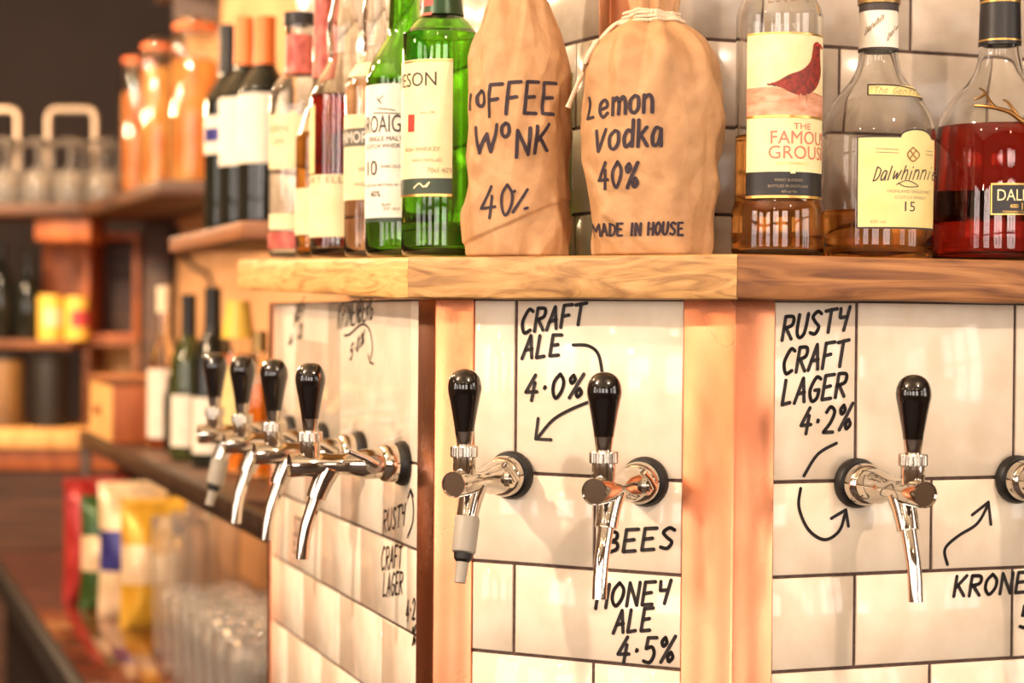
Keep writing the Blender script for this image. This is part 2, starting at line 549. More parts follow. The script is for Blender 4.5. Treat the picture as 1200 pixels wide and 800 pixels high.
# ------------------------------------------------------------------ the tiled tap column's plan
class Face:
    def __init__(self, c, ang):
        self.c, self.a = Vector(c), ang
        self.d = Vector((math.cos(ang), math.sin(ang)))
        self.n = Vector((math.sin(ang), -math.cos(ang)))

    def xy(self, t, out=0.0):
        return self.c + self.d * t + self.n * out

    def P(self, t, z, out=0.0):
        q = self.xy(t, out)
        return Vector((q.x, q.y, z))

    def hit(self, x, y):
        u = ray(x, y)
        k = self.n.dot(self.c) / (self.n.x * u.x + self.n.y * u.y)
        p = u * k
        return (Vector((p.x, p.y)) - self.c).dot(self.d), p.z + HC


AC = -0.453267
CL = Vector((-0.065447, 1.606455))
CR = CL + Vector((math.cos(AC), math.sin(AC))) * 0.270986
FL = Face(CL, AC - PI / 4 + 0.01269)
FC = Face(CL, AC)
FR = Face(CR, AC + PI / 4)
WC = 0.270986
# upper column set back behind the ledge
UA = math.radians(-62)
UCORN = Vector((0.0835, 1.618))
UR = Face(UCORN, FR.a)
UL = Face(UCORN, UA)
LT, LB = HC + 0.0530, HC + 0.0175            # ledge top and underside
J = [HC - 0.1298 - 0.077 * k for k in range(-2, 13)]   # horizontal tile joints


def isect(p, d, q, e):
    k = ((q.x - p.x) * e.y - (q.y - p.y) * e.x) / (d.x * e.y - d.y * e.x)
    return p + d * k


# ------------------------------------------------------------------ room
struct('floor', MB().box(RX0, RX1, RY0, RY1, -0.1, 0), M['floor'])
struct('ceiling', MB().box(RX0, RX1, RY0, RY1, RH, RH + 0.1), M['ceiling'])
struct('wall_back', MB().box(RX0, RX1, RY1, RY1 + 0.1, 0, RH), M['wall_dark'])


def window_wall(side):
    a, z = (RX0, RX1) if side == 'front' else (RY0, RY1)
    b = MB()

    def put(mb, u0, u1, d0, d1, z0, z1):
        if side == 'front':
            mb.box(u0, u1, RY0 - d1, RY0 - d0, z0, z1)
        elif side == 'left':
            mb.box(RX0 - d1, RX0 - d0, u0, u1, z0, z1)
        else:
            mb.box(RX1 + d0, RX1 + d1, u0, u1, z0, z1)
    put(b, a, z, 0, 0.1, 0, WZ0)
    put(b, a, z, 0, 0.1, WZ1, RH)
    us = [a] + [q for c, w in WIN[side] for q in (c - w / 2, c + w / 2)] + [z]
    for i in range(0, len(us), 2):
        put(b, us[i], us[i + 1], 0, 0.1, WZ0, WZ1)
    struct('wall_' + side, b, M['wall_room'])
    for c, w in WIN[side]:
        f = MB()
        for k in range(4):
            x = c - w / 2 + w * k / 3
            put(f, x - 0.03, x + 0.03, 0.02, 0.08, WZ0, WZ1)
        for zc in (WZ0 + 0.03, WZ0 + 0.85, WZ1 - 0.03):
            put(f, c - w / 2, c + w / 2, 0.015, 0.085, zc - 0.03, zc + 0.03)
        window_wall.n += 1
        struct('window_%d' % window_wall.n, f, M['black_matt'])


window_wall.n = 0
for sd in WIN:
    window_wall(sd)
# plastered wall behind the back bar, parallel to the column's left face
BD = Vector((-0.338, 0.941)).normalized()
BN = Vector((0.941, 0.338)).normalized()          # away from the customer


def wallx(Y):
    return -0.15 - 0.359 * (Y - 3)


p0, p1 = Vector((wallx(2.45), 2.45)), Vector((wallx(5.2), 5.2))
struct('wall_bar', MB().prism([p1, p0, p0 + BN * 0.12, p1 + BN * 0.12], 0, RH), M['wall_plaster'], recalc=True)

# ------------------------------------------------------------------ tiled column
tower = empty('tiled_column', (CL.x, CL.y, 0), 0, 'cream tiled bar column with copper corners carrying the beer taps', 'column')
TW = Matrix.Translation((-CL.x, -CL.y, 0))


def tile_panel(name, face, t0, t1, rows, m, gap=0.0028):
    b = MB()
    rnd = random.Random(name)
    zt, zb = rows[0][0], rows[-1][1]
    g = [face.P(t0, 0, -0.0018).xy, face.P(t1, 0, -0.0018).xy, face.P(t1, 0, -0.016).xy, face.P(t0, 0, -0.016).xy]
    b.prism(g, zb, zt, 1, TW)
    for z1, z0, joints in rows:
        js = [t0 - gap / 2] + [j for j in joints if t0 + 0.006 < j < t1 - 0.006] + [t1 + gap / 2]
        for a, c in zip(js, js[1:]):
            ta, tb, za, zb2 = a + gap / 2, c - gap / 2, z0 + gap / 2, z1 - gap / 2
            e = 0.0010
            k = [rnd.uniform(-0.00012, 0.00012) for _ in range(4)]
            vs = [face.P(ta, za, -0.004), face.P(tb, za, -0.004), face.P(tb, zb2, -0.004), face.P(ta, zb2, -0.004)]
            vs += [face.P(ta, za, -e), face.P(tb, za, -e), face.P(tb, zb2, -e), face.P(ta, zb2, -e)]
            vs += [face.P(ta + e, za + e, k[0]), face.P(tb - e, za + e, k[1]), face.P(tb - e, zb2 - e, k[2]), face.P(ta + e, zb2 - e, k[3])]
            fs = [(0, 1, 5, 4), (1, 2, 6, 5), (2, 3, 7, 6), (3, 0, 4, 7), (4, 5, 9, 8), (5, 6, 10, 9), (6, 7, 11, 10), (7, 4, 8, 11), (8, 9, 10, 11)]
            b.add(vs, fs, 0, TW)
    return b.build(name, [m, M['grout']], tower, sharp=60)


def rowset(tall, odd, even):
    rows = [(LB, J[2], tall)]
    for k in range(2, 14):
        rows.append((J[k], J[k + 1], odd if k % 2 == 0 else even))
    return rows


def run(a, step, lo, hi):
    out = []
    x = a
    while x > lo:
        x -= step
    while x < hi:
        out.append(x)
        x += step
    return out


panL = tile_panel('tile_panel', FL, -0.649, -0.050, rowset(run(-0.0797, 0.0763 * 2, -.68, .01) + [-0.1655, -0.3265, -0.588], run(-0.1677, 0.161, -.7, 0), run(-0.086, 0.161, -.7, 0)), M['tile'])
panC = tile_panel('tile_panel', FC, 0.037, 0.2277, rowset([0.0764, 0.2262], run(0.1503, 0.152, 0, .3), run(0.0765, 0.1513, 0, .3)), M['tile'])
panR = tile_panel('tile_panel', FR, 0.0362, 0.75, rowset(run(0.1114, 0.1518, 0, .8), run(0.1838, 0.1515, 0, .8), run(0.1122, 0.1515, 0, .8)), M['tile'])


def corner_trim(name, fa, ta, fb, tb, corner, z0, z1, m, proud=0.0016, deep=0.012):
    o = isect(fa.xy(0, proud), fa.d, fb.xy(0, proud), fb.d)
    i = isect(fa.xy(0, -deep), fa.d, fb.xy(0, -deep), fb.d)
    poly = [fa.xy(ta, proud), o, fb.xy(tb, proud), fb.xy(tb, -deep), i, fa.xy(ta, -deep)]
    b = MB().prism(poly, z0, z1, 0, TW)
    return b.build(name, m, tower, bevel=0.0014, recalc=True)


FC2 = Face(CR, AC)
corner_trim('copper_corner_strip', FL, -0.0498, FC, 0.0368, CL, 0, LB, M['copper'])
corner_trim('copper_corner_strip', FC2, -(WC - 0.2279), FR, 0.0361, CR, 0, LB, M['copper'])
e0 = MB().prism([FL.xy(-0.668, 0.0016), FL.xy(-0.6492, 0.0016), FL.xy(-0.6492, -0.03), FL.xy(-0.668, -0.03)], 0, LB, 0, TW)
e0.build('copper_corner_strip', M['copper'], tower, bevel=0.0014, recalc=True)
core = MB()
core.prism([FL.xy(-0.664, -0.014), FL.xy(0, -0.014) + Vector((0.004, 0.004)), FR.xy(0, -0.014), FR.xy(0.76, -0.014), Vector((0.95, 2.35)), Vector((0.05, 2.5))], 0, LB - 0.001, 0, TW)
core.build('column_core', M['grout'], tower, recalc=True)
up_rows_r, up_rows_l = [], []
UZ = at(860, 43.2, 1.634).z
uz = [UZ - 0.0775 * 2 + 0.0775 * k for k in range(0, 14)][::-1]
for k in range(len(uz) - 1):
    par = (len(uz) - k) % 2
    up_rows_r.append((uz[k], uz[k + 1], run(UR.hit(985, 30)[0] if par else UR.hit(1067, 100)[0], 0.155, 0, .7)))
    up_rows_l.append((uz[k], uz[k + 1], run(-0.06 if par else -0.135, 0.155, -.8, 0)))
up_rows_r.append((uz[-1], LT - 0.02, [UR.hit(985, 200)[0]]))
up_rows_l.append((uz[-1], LT - 0.02, [-0.06]))
tile_panel('upper_tile_panel', UR, 0.018, 0.6, up_rows_r, M['tile_shaded'])
tile_panel('upper_tile_panel', UL, -0.75, -0.018, up_rows_l, M['tile_shaded'])
corner_trim('upper_copper_strip', UL, -0.018, UR, 0.018, UCORN, LT - 0.01, uz[0], M['copper_dull'])
MB().prism([UL.xy(-0.75, -0.014), UCORN + Vector((0.01, 0.02)), UR.xy(0.6, -0.014), Vector((0.6, 2.35)), Vector((0.0, 2.6))], LT + 0.001, uz[0], 0, TW).build('upper_column_core', M['grout'], tower, recalc=True)

# ------------------------------------------------------------------ hand lettering on the tiles


def tile_ink(name, parent, face, lines, width=0.0026):
    fn = lambda t, z, l: face.P(t, z, 0.0006)
    ls = []
    for l in lines:
        q = [face.hit(*p) for p in l]
        ls.append(q)
    b = ink(ls, fn, width, TW)
    return b.build(name, M['ink'], parent, smooth=False)


sl = lambda s: smooth_line([tuple(float(q) for q in a.split(',')) for a in s.split()])
st = lambda s: [tuple(float(q) for q in a.split(',')) for a in s.split()]
tile_ink('marker_lettering', panC, FC, write('CRAFT', (610, 391), (684, 380), 27.7, 24.4), 0.0031)
tile_ink('marker_lettering', panC, FC, write('ALE', (612, 420), (656, 416), 26.9, 23.5), 0.0031)
tile_ink('marker_lettering', panC, FC, write('4.0%', (614, 469), (682, 465), 30.2, 26.9), 0.0031)
tile_ink('marker_arrow', panC, FC, [sl('672,404 690,405 702,416 707,445'), sl('692,470 668,480 648,492 631,512'), st('631,490 628,514 646,515')], 0.0028)
tile_ink('marker_lettering', panC, FC, write('BEES', (707, 648), (790, 642), 26.0, 24.4), 0.0031)
tile_ink('marker_lettering', panC, FC, write('HONEY', (697, 712), (784, 706), 27.7, 26.0), 0.0031)
tile_ink('marker_lettering', panC, FC, write('ALE', (719, 741), (763, 737), 26.0), 0.0031)
tile_ink('marker_lettering', panC, FC, write('4.5%', (722, 777), (789, 776), 30.2), 0.0031)
tile_ink('marker_lettering', panR, FR, write('RUSTY', (915, 398), (993, 386), 27.7, 26.0), 0.0031)
tile_ink('marker_lettering', panR, FR, write('CRAFT', (916, 438), (990, 428), 28.6, 30.2), 0.0031)
tile_ink('marker_lettering', panR, FR, write('LAGER', (915, 475), (990, 463), 28.6, 27.7), 0.0031)
tile_ink('marker_lettering', panR, FR, write('4.2%', (936, 509), (996, 503), 30.2), 0.0031)
tile_ink('marker_arrow', panR, FR, [sl('980,519 958,532 942,557'), sl('938,572 936,594 947,620 966,632 983,622 990,602'), st('974,607 991,597 994,616')], 0.0028)
tile_ink('marker_arrow', panR, FR, [sl('1110,661 1107,643 1122,628 1145,613 1158,590'), st('1139,603 1158,588 1161,614')], 0.0028)
tile_ink('marker_lettering', panR, FR, write('KRONENBERG', (1116, 699), (1293, 686), 23.5), 0.0031)
tile_ink('marker_lettering', panR, FR, write('5.0%', (1193, 736), (1260, 732), 26.9), 0.0031)
tile_ink('marker_lettering', panL, FL, write('KRONENBERG', (396, 386), (437, 373), 28, 26, slant=0.06), 0.0024)
tile_ink('marker_lettering', panL, FL, write('5.0%', (410, 423), (427, 402), 18, 16, slant=0.1), 0.0024)
tile_ink('marker_arrow', panL, FL, [sl('404,393 411,391 424,380 433,385 437,405 435,420'), st('432,415 434,424 438,426')], 0.0024)
tile_ink('marker_lettering', panL, FL, write('NES', (344, 384), (357, 362), 18, 16, slant=0.1), 0.0024)
tile_ink('marker_lettering', panL, FL, write('4.2', (338, 408), (355, 392), 14, 16, slant=0.1), 0.0024)
tile_ink('marker_lettering', panL, FL, write('RUSTY', (449, 624), (475, 614), 26, 24, slant=0.06), 0.0024)
tile_ink('marker_lettering', panL, FL, write('CRAFT', (447, 668), (471, 664), 27, 25, slant=0.06), 0.0024)
tile_ink('marker_lettering', panL, FL, write('LAGER', (449, 699), (472, 695), 27, 25, slant=0.06), 0.0024)
tile_ink('marker_lettering', panL, FL, write('4.2', (476, 728), (487, 724), 24, slant=0.04), 0.0024)
tile_ink('marker_lettering', panL, FL, write('%', (483, 756), (487, 754), 22, slant=0.04), 0.0024)
tile_ink('marker_arrow', panL, FL, [sl('482,575 485,592 484,612 478,629'), st('479,583 482,573 485,581')], 0.0024)
tile_ink('marker_lettering', panL, FL, write('STRO', (344, 626), (362, 634), 22, slant=0.05), 0.0024)
tile_ink('marker_lettering', panL, FL, write('EXPO', (344, 646), (362, 656), 20, slant=0.05), 0.0024)

# ------------------------------------------------------------------ wooden ledge
ledge = empty('wooden_ledge', (CL.x, CL.y, LB), 0, 'thick pale wooden ledge running round the tiled column under the bottles', 'shelf')
TL = Matrix.Translation((-CL.x, -CL.y, -LB))
OH = 0.030
mA = isect(FL.xy(0, OH), FL.d, FC.xy(0, OH), FC.d)
mB = isect(FC.xy(0, OH), FC.d, FR.xy(0, OH), FR.d)
LEND = -0.735


def rise(t):
    return max(0.0, -t) * 0.024


def board(name, face, ta, tb, qa, qb, m, seed, zfun, rnd_end=None):
    """a thick board: front edge along face from ta to tb at overhang OH, back corners qa, qb, slightly uneven front edge"""
    n = 60
    b = MB()
    rows = []
    th = LT - LB
    prof = [(-0.003, 0.0), (-0.0008, 0.0012), (0, 0.004), (0, th * 0.35), (0, th * 0.65), (0, th - 0.004), (-0.0008, th - 0.0012), (-0.003, th)]
    for i in range(n + 1):
        s = i / n
        t = ta + (tb - ta) * s
        endk = 0.0
        if rnd_end is not None:
            dd = (t - ta) if rnd_end == 'a' else (tb - t)
            if dd < 0.02:
                endk = (1 - dd / 0.02) ** 2 * 0.007
        row = []
        for k, (dy, z) in enumerate(prof):
            w = 0.0011 * (noise.noise(Vector((t * 22, z * 40, seed))) + 0.5 * noise.noise(Vector((t * 70, z * 90, seed + 9))))
            zz = z + (0.0012 * noise.noise(Vector((t * 14, seed, 3.3))) if k < 3 else 0.0004 * noise.noise(Vector((t * 14, seed, 7.3))))
            if endk:
                zz = th / 2 + (zz - th / 2) * (1 - endk * 14)
            row.append(face.P(t, LB + zz + zfun(t), OH + dy + w - endk))
        back = qa + (qb - qa) * s
        row.append(Vector((back.x, back.y, LT + zfun(t))))
        row.insert(0, Vector((back.x, back.y, LB + zfun(t))))
        rows.append(row)
    k = len(rows[0])
    vs = [p for r in rows for p in r]
    fs = []
    for i in range(n):
        for q in range(k):
            q2 = (q + 1) % k
            fs.append((i * k + q, (i + 1) * k + q, (i + 1) * k + q2, i * k + q2))
    fs.append(tuple(range(k)))
    fs.append(tuple(range(n * k, n * k + k))[::-1])
    b.add(vs, fs, 0, TL)
    return b.build(name, m, ledge, sharp=40, recalc=True)


tA_l = (mA - FL.xy(0, OH)).dot(FL.d)
tA_c = (mA - FC.xy(0, OH)).dot(FC.d)
tB_c = (mB - FC.xy(0, OH)).dot(FC.d)
tB_r = (mB - FR.xy(0, OH)).dot(FR.d)
qL0 = FL.xy(LEND, -0.17)
qA = mA + (Vector((0.075, 1.80)) - mA) * 0.75
qB = mB + (Vector((0.14, 1.72)) - mB) * 0.98
bl = board('board', FL, LEND, tA_l - 0.0003, qL0, qA, M['oak'], 1.0, rise, 'a')
bl['label'] = 'pale yellow board with dark flecks'
bc = board('board', FC, tA_c + 0.0003, tB_c - 0.0003, qA, qB, M['oak_streak'], 5.0, lambda t: 0.0)
br = board('board', FR, tB_r + 0.0003, 0.75, qB, FR.xy(0.75, -0.17), M['oak_orange'], 9.0, lambda t: 0.0)
br['label'] = 'darker orange board'

# ------------------------------------------------------------------ beer taps
TZ = HC - 0.1315
RY = Matrix.Rotation(PI / 2, 4, 'X')          # lathe axis z -> outward (-y)


def make_tap(name, label, stout=False):
    r = empty(name, (0, 0, 0), 0, label, 'beer tap', 'beer taps on the tiled column')
    # lathe along outward axis: local (r, out)
    O = lambda prof, **k: MB().lathe(prof, 40, 0, RY, **k)
    O([(0, 0.0), (0.0185, 0.0), (0.0205, 0.0015), (0.0205, 0.005), (0.0185, 0.0085), (0.012, 0.0095), (0, 0.0095)]).build('rubber_collar', M['rubber'], r)
    O([(0, 0.0085), (0.0165, 0.0085), (0.0172, 0.010), (0.0172, 0.019), (0.0155, 0.0225), (0.0125, 0.0245), (0, 0.0245)]).build('wall_flange', M['chrome'], r)
    sh = O([(0, 0.024), (0.0135, 0.024), (0.0140, 0.030), (0.0135, 0.040), (0.0105, 0.050), (0.0095, 0.060), (0.0100, 0.072), (0.0108, 0.078),
            (0.0108, 0.106), (0.0102, 0.108), (0.0098, 0.108), (0.0098, 0.1065), (0, 0.1065)]).build('barrel', M['chrome'], r)
    # flow lever on the right of the barrel
    lb = MB().tube([(0.010, -0.034, 0), (0.0165, -0.034, 0)], [0.0085, 0.0078], 20)
    lb.tube([(0.0165, -0.034, 0), (0.0185, -0.034, 0)], [0.005, 0.005], 14)
    lv = lb.build('flow_control', M['chrome_soft'], r)
    MB().tube([(0.0185, -0.032, 0.000), (0.0200, -0.044, 0.007), (0.0205, -0.058, 0.013)], [0.0036, 0.0028, 0.0026], 12).build('flow_lever', M['chrome'], lv)
    H = Matrix.Translation((0, -0.089, 0))
    MB().lathe([(0, 0.006), (0.0088, 0.006), (0.0092, 0.012), (0.0092, 0.019), (0.0092, 0.0195), (0.0092, 0.0208), (0, 0.0208)], 32, 0, H).build('collar', M['chrome'], r)
    nut = MB()
    kn = 28
    vs, fs = [], []
    for z, rr in ((0.0207, 0.0108), (0.0215, 0.0113), (0.0290, 0.0113), (0.0300, 0.0108)):
        for k in range(kn * 2):
            q = rr * (1.0 if k % 2 else 0.965)
            vs.append((q * math.cos(PI * k / kn), q * math.sin(PI * k / kn), z))
    n2 = kn * 2
    for a in range(3):
        fs += [(a * n2 + k, a * n2 + (k + 1) % n2, (a + 1) * n2 + (k + 1) % n2, (a + 1) * n2 + k) for k in range(n2)]
    fs += [tuple(range(n2))[::-1], tuple(range(3 * n2, 4 * n2))]
    nut.add(vs, fs, 0, H).build('knurled_nut', M['chrome_soft'], r, sharp=20)
    MB().lathe([(0, 0.0298), (0.0062, 0.0298), (0.0064, 0.032), (0.0077, 0.0408), (0.0080, 0.0416), (0, 0.0416)], 32, 0, H).build('ferrule', M['chrome'], r)
    MB().lathe([(0, 0.0416), (0.0078, 0.0416), (0.0082, 0.045), (0.0108, 0.060), (0.0126, 0.0690), (0.0136, 0.0740), (0.0137, 0.0775), (0.0131, 0.0815), (0.0117, 0.0853), (0.0094, 0.0884), (0.0064, 0.0905), (0.0032, 0.0915), (0, 0.0918)], 40, 0, H).build('handle', M['black_gloss'], r)
    # nozzle block and spout lean outward
    MB().tube([(0, -0.072, -0.004), (0, -0.077, -0.014), (0, -0.082, -0.026), (0, -0.0832, -0.030)], [0.0112, 0.0098, 0.0090, 0.0088], 24).build('nozzle', M['chrome'], r)
    if not stout:
        MB().tube([(0, -0.0828, -0.028), (0, -0.087, -0.040), (0, -0.0915, -0.054), (0, -0.094, -0.068), (0, -0.0952, -0.084), (0, -0.0948, -0.0838), (0, -0.0935, -0.07)],
                  [0.0064, 0.0061, 0.0059, 0.0058, 0.0058, 0.0048, 0.0046], 20).build('spout', M['chrome'], r)
    else:
        MB().tube([(0, -0.0815, -0.0275), (0, -0.0825, -0.030), (0, -0.0885, -0.0555), (0, -0.0890, -0.0570)], [0.0090, 0.0102, 0.0098, 0.0085], 24).build('sleeve', M['grey_plastic'], r)
        MB().tube([(0, -0.0888, -0.0565), (0, -0.0898, -0.0615), (0, -0.0905, -0.0640)], [0.0078, 0.0074, 0.0052], 20).build('nozzle_ring', M['rubber'], r)
        MB().tube([(0, -0.0903, -0.0630), (0, -0.0950, -0.0800)], [0.0052, 0.0047], 18).build('spout', M['grey_plastic'], r)
    return r


tp = make_tap('beer_tap', 'black handled chrome tap on left tiled face, closest of four to the copper corner')
tq = make_tap('beer_tap', 'black handled chrome tap with grey nozzle sleeve beside the CRAFT ALE lettering', True)
spots = [(tp, FL, -0.090, None),
         (None, FL, -0.240, 'black handled chrome tap on left tiled face, second from the copper corner'),
         (None, FL, -0.392, 'black handled chrome tap on left tiled face, third from the copper corner'),
         (tq, FC, 0.0745, None),
         ('q', FL, -0.545, 'black handled chrome tap with nozzle sleeve at far left end of the left face'),
         (None, FC, 0.1965, 'black handled chrome tap on the middle tiled face above HONEY lettering'),
         (None, FR, 0.1108, 'black handled chrome tap pointing right on right tiled face, beside four lines of lettering'),
         (None, FR, 0.2640, 'chrome tap cut by right edge of the photo, only its wall flange in view')]
for src, fc, t, lab in spots:
    o = src if src in (tp, tq) else copy_tree(tq if src == 'q' else tp)
    q = fc.P(t, TZ, 0.0004)
    o.location = q
    o.rotation_euler = (0, 0, fc.a)
    if lab:
        o['label'] = lab


# ------------------------------------------------------------------ bottles
def px_prof(cx, Y, zs, prof):
    out = []
    for hw, y in prof:
        out.append((hw * Y / F, (at(cx, y, Y).z - zs) if y is not None else 0.0))
    return out


def rad_at(prof, z):
    for (r0, z0), (r1, z1) in zip(prof, prof[1:]):
        if z0 <= z <= z1:
            return r0 + (r1 - r0) * (z - z0) / max(z1 - z0, 1e-9)
    return prof[-1][0]


def round_prof(pr, n=4):
    """smooth the shoulder of a (r, z) outline with a spline"""
    out = smooth_line(pr, n)
    z, res = -1, []
    for r, zz in out:
        if zz <= z + 1e-5:
            continue
        z = zz
        res.append((max(r, 0.001), zz))
    return res


def glass_shell(pr, thick=0.0028, base=0.006, seg=56):
    """closed glass wall: outside up, over the lip, inside down"""
    r0 = pr[0][0]
    o = [(0, 0.0022), (r0 * 0.6, 0.002), (r0 - 0.005, 0.0), (r0 - 0.0015, 0.0008), (r0, 0.0035)]
    o += [p for p in pr if p[1] > 0.0045]
    i = [(max(r - thick, 0.0008), z) for r, z in o[4:] if z > base + 0.004]
    i = i[::-1] + [(r0 - thick - 0.004, base + 0.0008), (r0 * 0.4, base + 0.001), (0, base + 0.001)]
    return MB().lathe(o + i, seg)


def liquid_mb(pr, level, thick=0.0028, base=0.006, seg=56):
    g = thick - 0.0004
    r0 = pr[0][0] - g
    o = [(0, base + 0.0006), (r0 - 0.004, base + 0.0006), (r0, base + 0.004)]
    zs = sorted(set([z for r, z in pr if base + 0.006 < z < level - 0.001]))
    o += [(rad_at(pr, z) - g, z) for z in zs]
    rl = rad_at(pr, level) - g
    o += [(rl, level), (rl - 0.002, level - 0.0006), (0, level - 0.0006)]
    return MB().lathe(o, seg)


class Bottle:
    def __init__(self, name, label, cat, cx, Y, zs, prof, glass, group=None, liq=None, thick=0.0028, loc=None, turn=0.0, rnd=True):
        p = at(cx, 300, Y) if loc is None else Vector(loc)
        self.Y, self.zs, self.cx = Y, zs, cx
        self.root = empty(name, (p.x, p.y, zs), face_cam(p) + turn, label, cat, group)
        self.pr = px_prof(cx, Y, zs, prof)
        if rnd:
            self.pr = round_prof(self.pr)
        self.glass = glass_shell(self.pr, thick).build('glass_body', glass, self.root, sharp=50)
        if liq:
            lm, ly = liq
            self.liq = liquid_mb(self.pr, at(cx, ly, Y).z - zs, thick).build('liquid', lm, self.root, sharp=50)

    def z(self, y):
        return at(self.cx, y, self.Y).z - self.zs

    def fn(self, lift):
        def f(u, z, l=0):
            r = rad_at(self.pr, z) + lift
            t = u
            return (r * math.sin(t), -r * math.cos(t), z)
        return f

    def ang(self, px, y=None, zz=None):
        z = self.z(y) if y is not None else zz
        r = rad_at(self.pr, z)
        s = max(-0.999, min(0.999, (px - self.cx) * self.Y / F / r))
        return math.asin(s)

    def patch(self, a0, a1, y0, y1, m, name='label', lift=0.0005, parent=None, top=None, n=24):
        """wrapped label between angles a0..a1 and photo rows y0 (top)..y1"""
        z1, z0 = self.z(y0), self.z(y1)
        rows = 10
        vs, fs = [], []
        for j in range(rows + 1):
            for i in range(n + 1):
                a = a0 + (a1 - a0) * i / n
                zt = z1 + (top(i / n) if top else 0)
                z = z0 + (zt - z0) * j / rows
                r = rad_at(self.pr, z) + lift
                vs.append((r * math.sin(a), -r * math.cos(a), z))
        for j in range(rows):
            for i in range(n):
                k = j * (n + 1) + i
                fs.append((k, k + 1, k + n + 2, k + n + 1))
        return MB().add(vs, fs).build(name, m, parent or self.root, sharp=60)

    def text(self, items, m, parent, name='label_lettering', lift=0.0010):
        """items: (word, centre angle, foot row y, height px, width in radians or None)"""
        b = MB()
        f = self.fn(lift)
        for it in items:
            w, a, y, h = it[:4]
            wr = it[4] if len(it) > 4 else None
            z = self.z(y)
            hh = h * self.Y / F
            r = rad_at(self.pr, z)
            if w not in TYPE:
                TYPE[w] = type_mesh(w)
            printed(b, w, f, a, z, hh, wr or hh * TYPE[w][2] / r)
        return b.build(name, m, parent, smooth=False)

    def strokes(self, lines, m, parent, width, name='label_lettering', lift=0.0012):
        """strokes in photo pixels wrapped onto the bottle"""
        f = self.fn(lift)
        ls = [[(self.ang(x, y) * rad_at(self.pr, self.z(y)), self.z(y)) for x, y in densify(l, 2)] for l in lines]
        g = lambda u, z, l=0: f(u / max(rad_at(self.pr, z), 1e-4), z)
        return ink(ls, g, width).build(name, m, parent, smooth=False)

    def fill(self, poly, m, parent, name, lift, step=1.0):
        """filled outline (photo rows and columns) laid on the curved label in fine strips"""
        f = self.fn(lift)
        ys = [p[1] for p in poly]
        mb = MB()
        y = min(ys)

        def spans(yy):
            xs_ = []
            for a, c in zip(poly, poly[1:] + poly[:1]):
                if (a[1] <= yy) != (c[1] <= yy):
                    xs_.append(a[0] + (c[0] - a[0]) * (yy - a[1]) / (c[1] - a[1]))
            return sorted(xs_)
        while y < max(ys):
            sp = spans(y + step / 2)
            for a, c in zip(sp[::2], sp[1::2]):
                k = max(1, int((c - a) / 2.5))
                for q in range(k):
                    xa, xb = a + (c - a) * q / k, a + (c - a) * (q + 1) / k
                    mb.add([f(self.ang(xx, yy), self.z(yy)) for xx, yy in ((xa, y + step), (xb, y + step), (xb, y), (xa, y))], [(0, 1, 2, 3)])
            y += step
        return mb.build(name, m, parent, smooth=False)

    def ring(self, y0, y1, m, name, grow=0.0006, close=False, seg=40, parent=None):
        """sleeve round the bottle from row y0 (top) to y1"""
        z1, z0 = self.z(y0), self.z(y1)
        zs = [z0 + (z1 - z0) * k / 8 for k in range(9)]
        pr = [(rad_at(self.pr, z) + grow, z) for z in zs]
        pr = [(pr[0][0] - grow - 0.001, z0)] + pr
        pr += [(0, z1 + 0.0005)] if close else [(pr[-1][0] - grow - 0.001, z1)]
        return MB().lathe(pr, seg).build(name, m, parent or self.root)


def zl(t):
    return LT + rise(t) + 0.0004


def ledge_z(cx, Y):
    p = at(cx, 300, Y)
    t = (Vector((p.x, p.y)) - CL).dot(FL.d)
    return LT + 0.0006 + (rise(t - 0.06) if t < -0.03 else 0)


GB = 'spirit bottles on the wooden ledge'
# clear spirit with a mottled red capsule
b = Bottle('spirit_bottle', 'clear glass bottle with mottled red neck capsule at left end of the ledge', 'bottle', 349, 2.12, ledge_z(349, 2.12),
           [(33, None), (34, 290), (34, 140), (33.5, 118), (31, 104), (24, 93), (18, 86), (16, 80), (15.5, 44), (16, 30)], M['glass'], GB, (M['clear_liquid'], 180))
b.ring(42, 88, M['cap_pink'], 'neck_capsule')
b.ring(16, 30, M['cap_black'], 'cap', 0.0025, True)
l = b.patch(-1.35, 0.25, 132, 200, M['label_cream'], top=lambda s: -0.006 * abs(math.sin(9 * s)))
b.text([('FERN', -0.8, 158, 9), ('GIN', -0.8, 172, 8)], M['grey_print'], l)
b.patch(-1.3, 0.9, 252, 270, M['label_cream'], 'base_label')
b.ring(273, 292, M['cap_pink'], 'base_band')
# slim amber bottle with a red neck, mostly hidden
b = Bottle('spirit_bottle', 'slim amber bottle with red neck, half hidden between taller neighbours', 'bottle', 377, 2.03, ledge_z(377, 2.03),
           [(30, None), (31, 290), (31, 175), (30, 162), (26, 150), (16, 118), (11, 90), (10, 40), (10, 0), (11, -20)], M['glass_warm'], GB, (M['whisky'], 156))
b.patch(-1.4, 0.8, 222, 276, M['label_cream'])
b.ring(-24, 92, M['cap_pink'], 'neck_capsule', close=True)
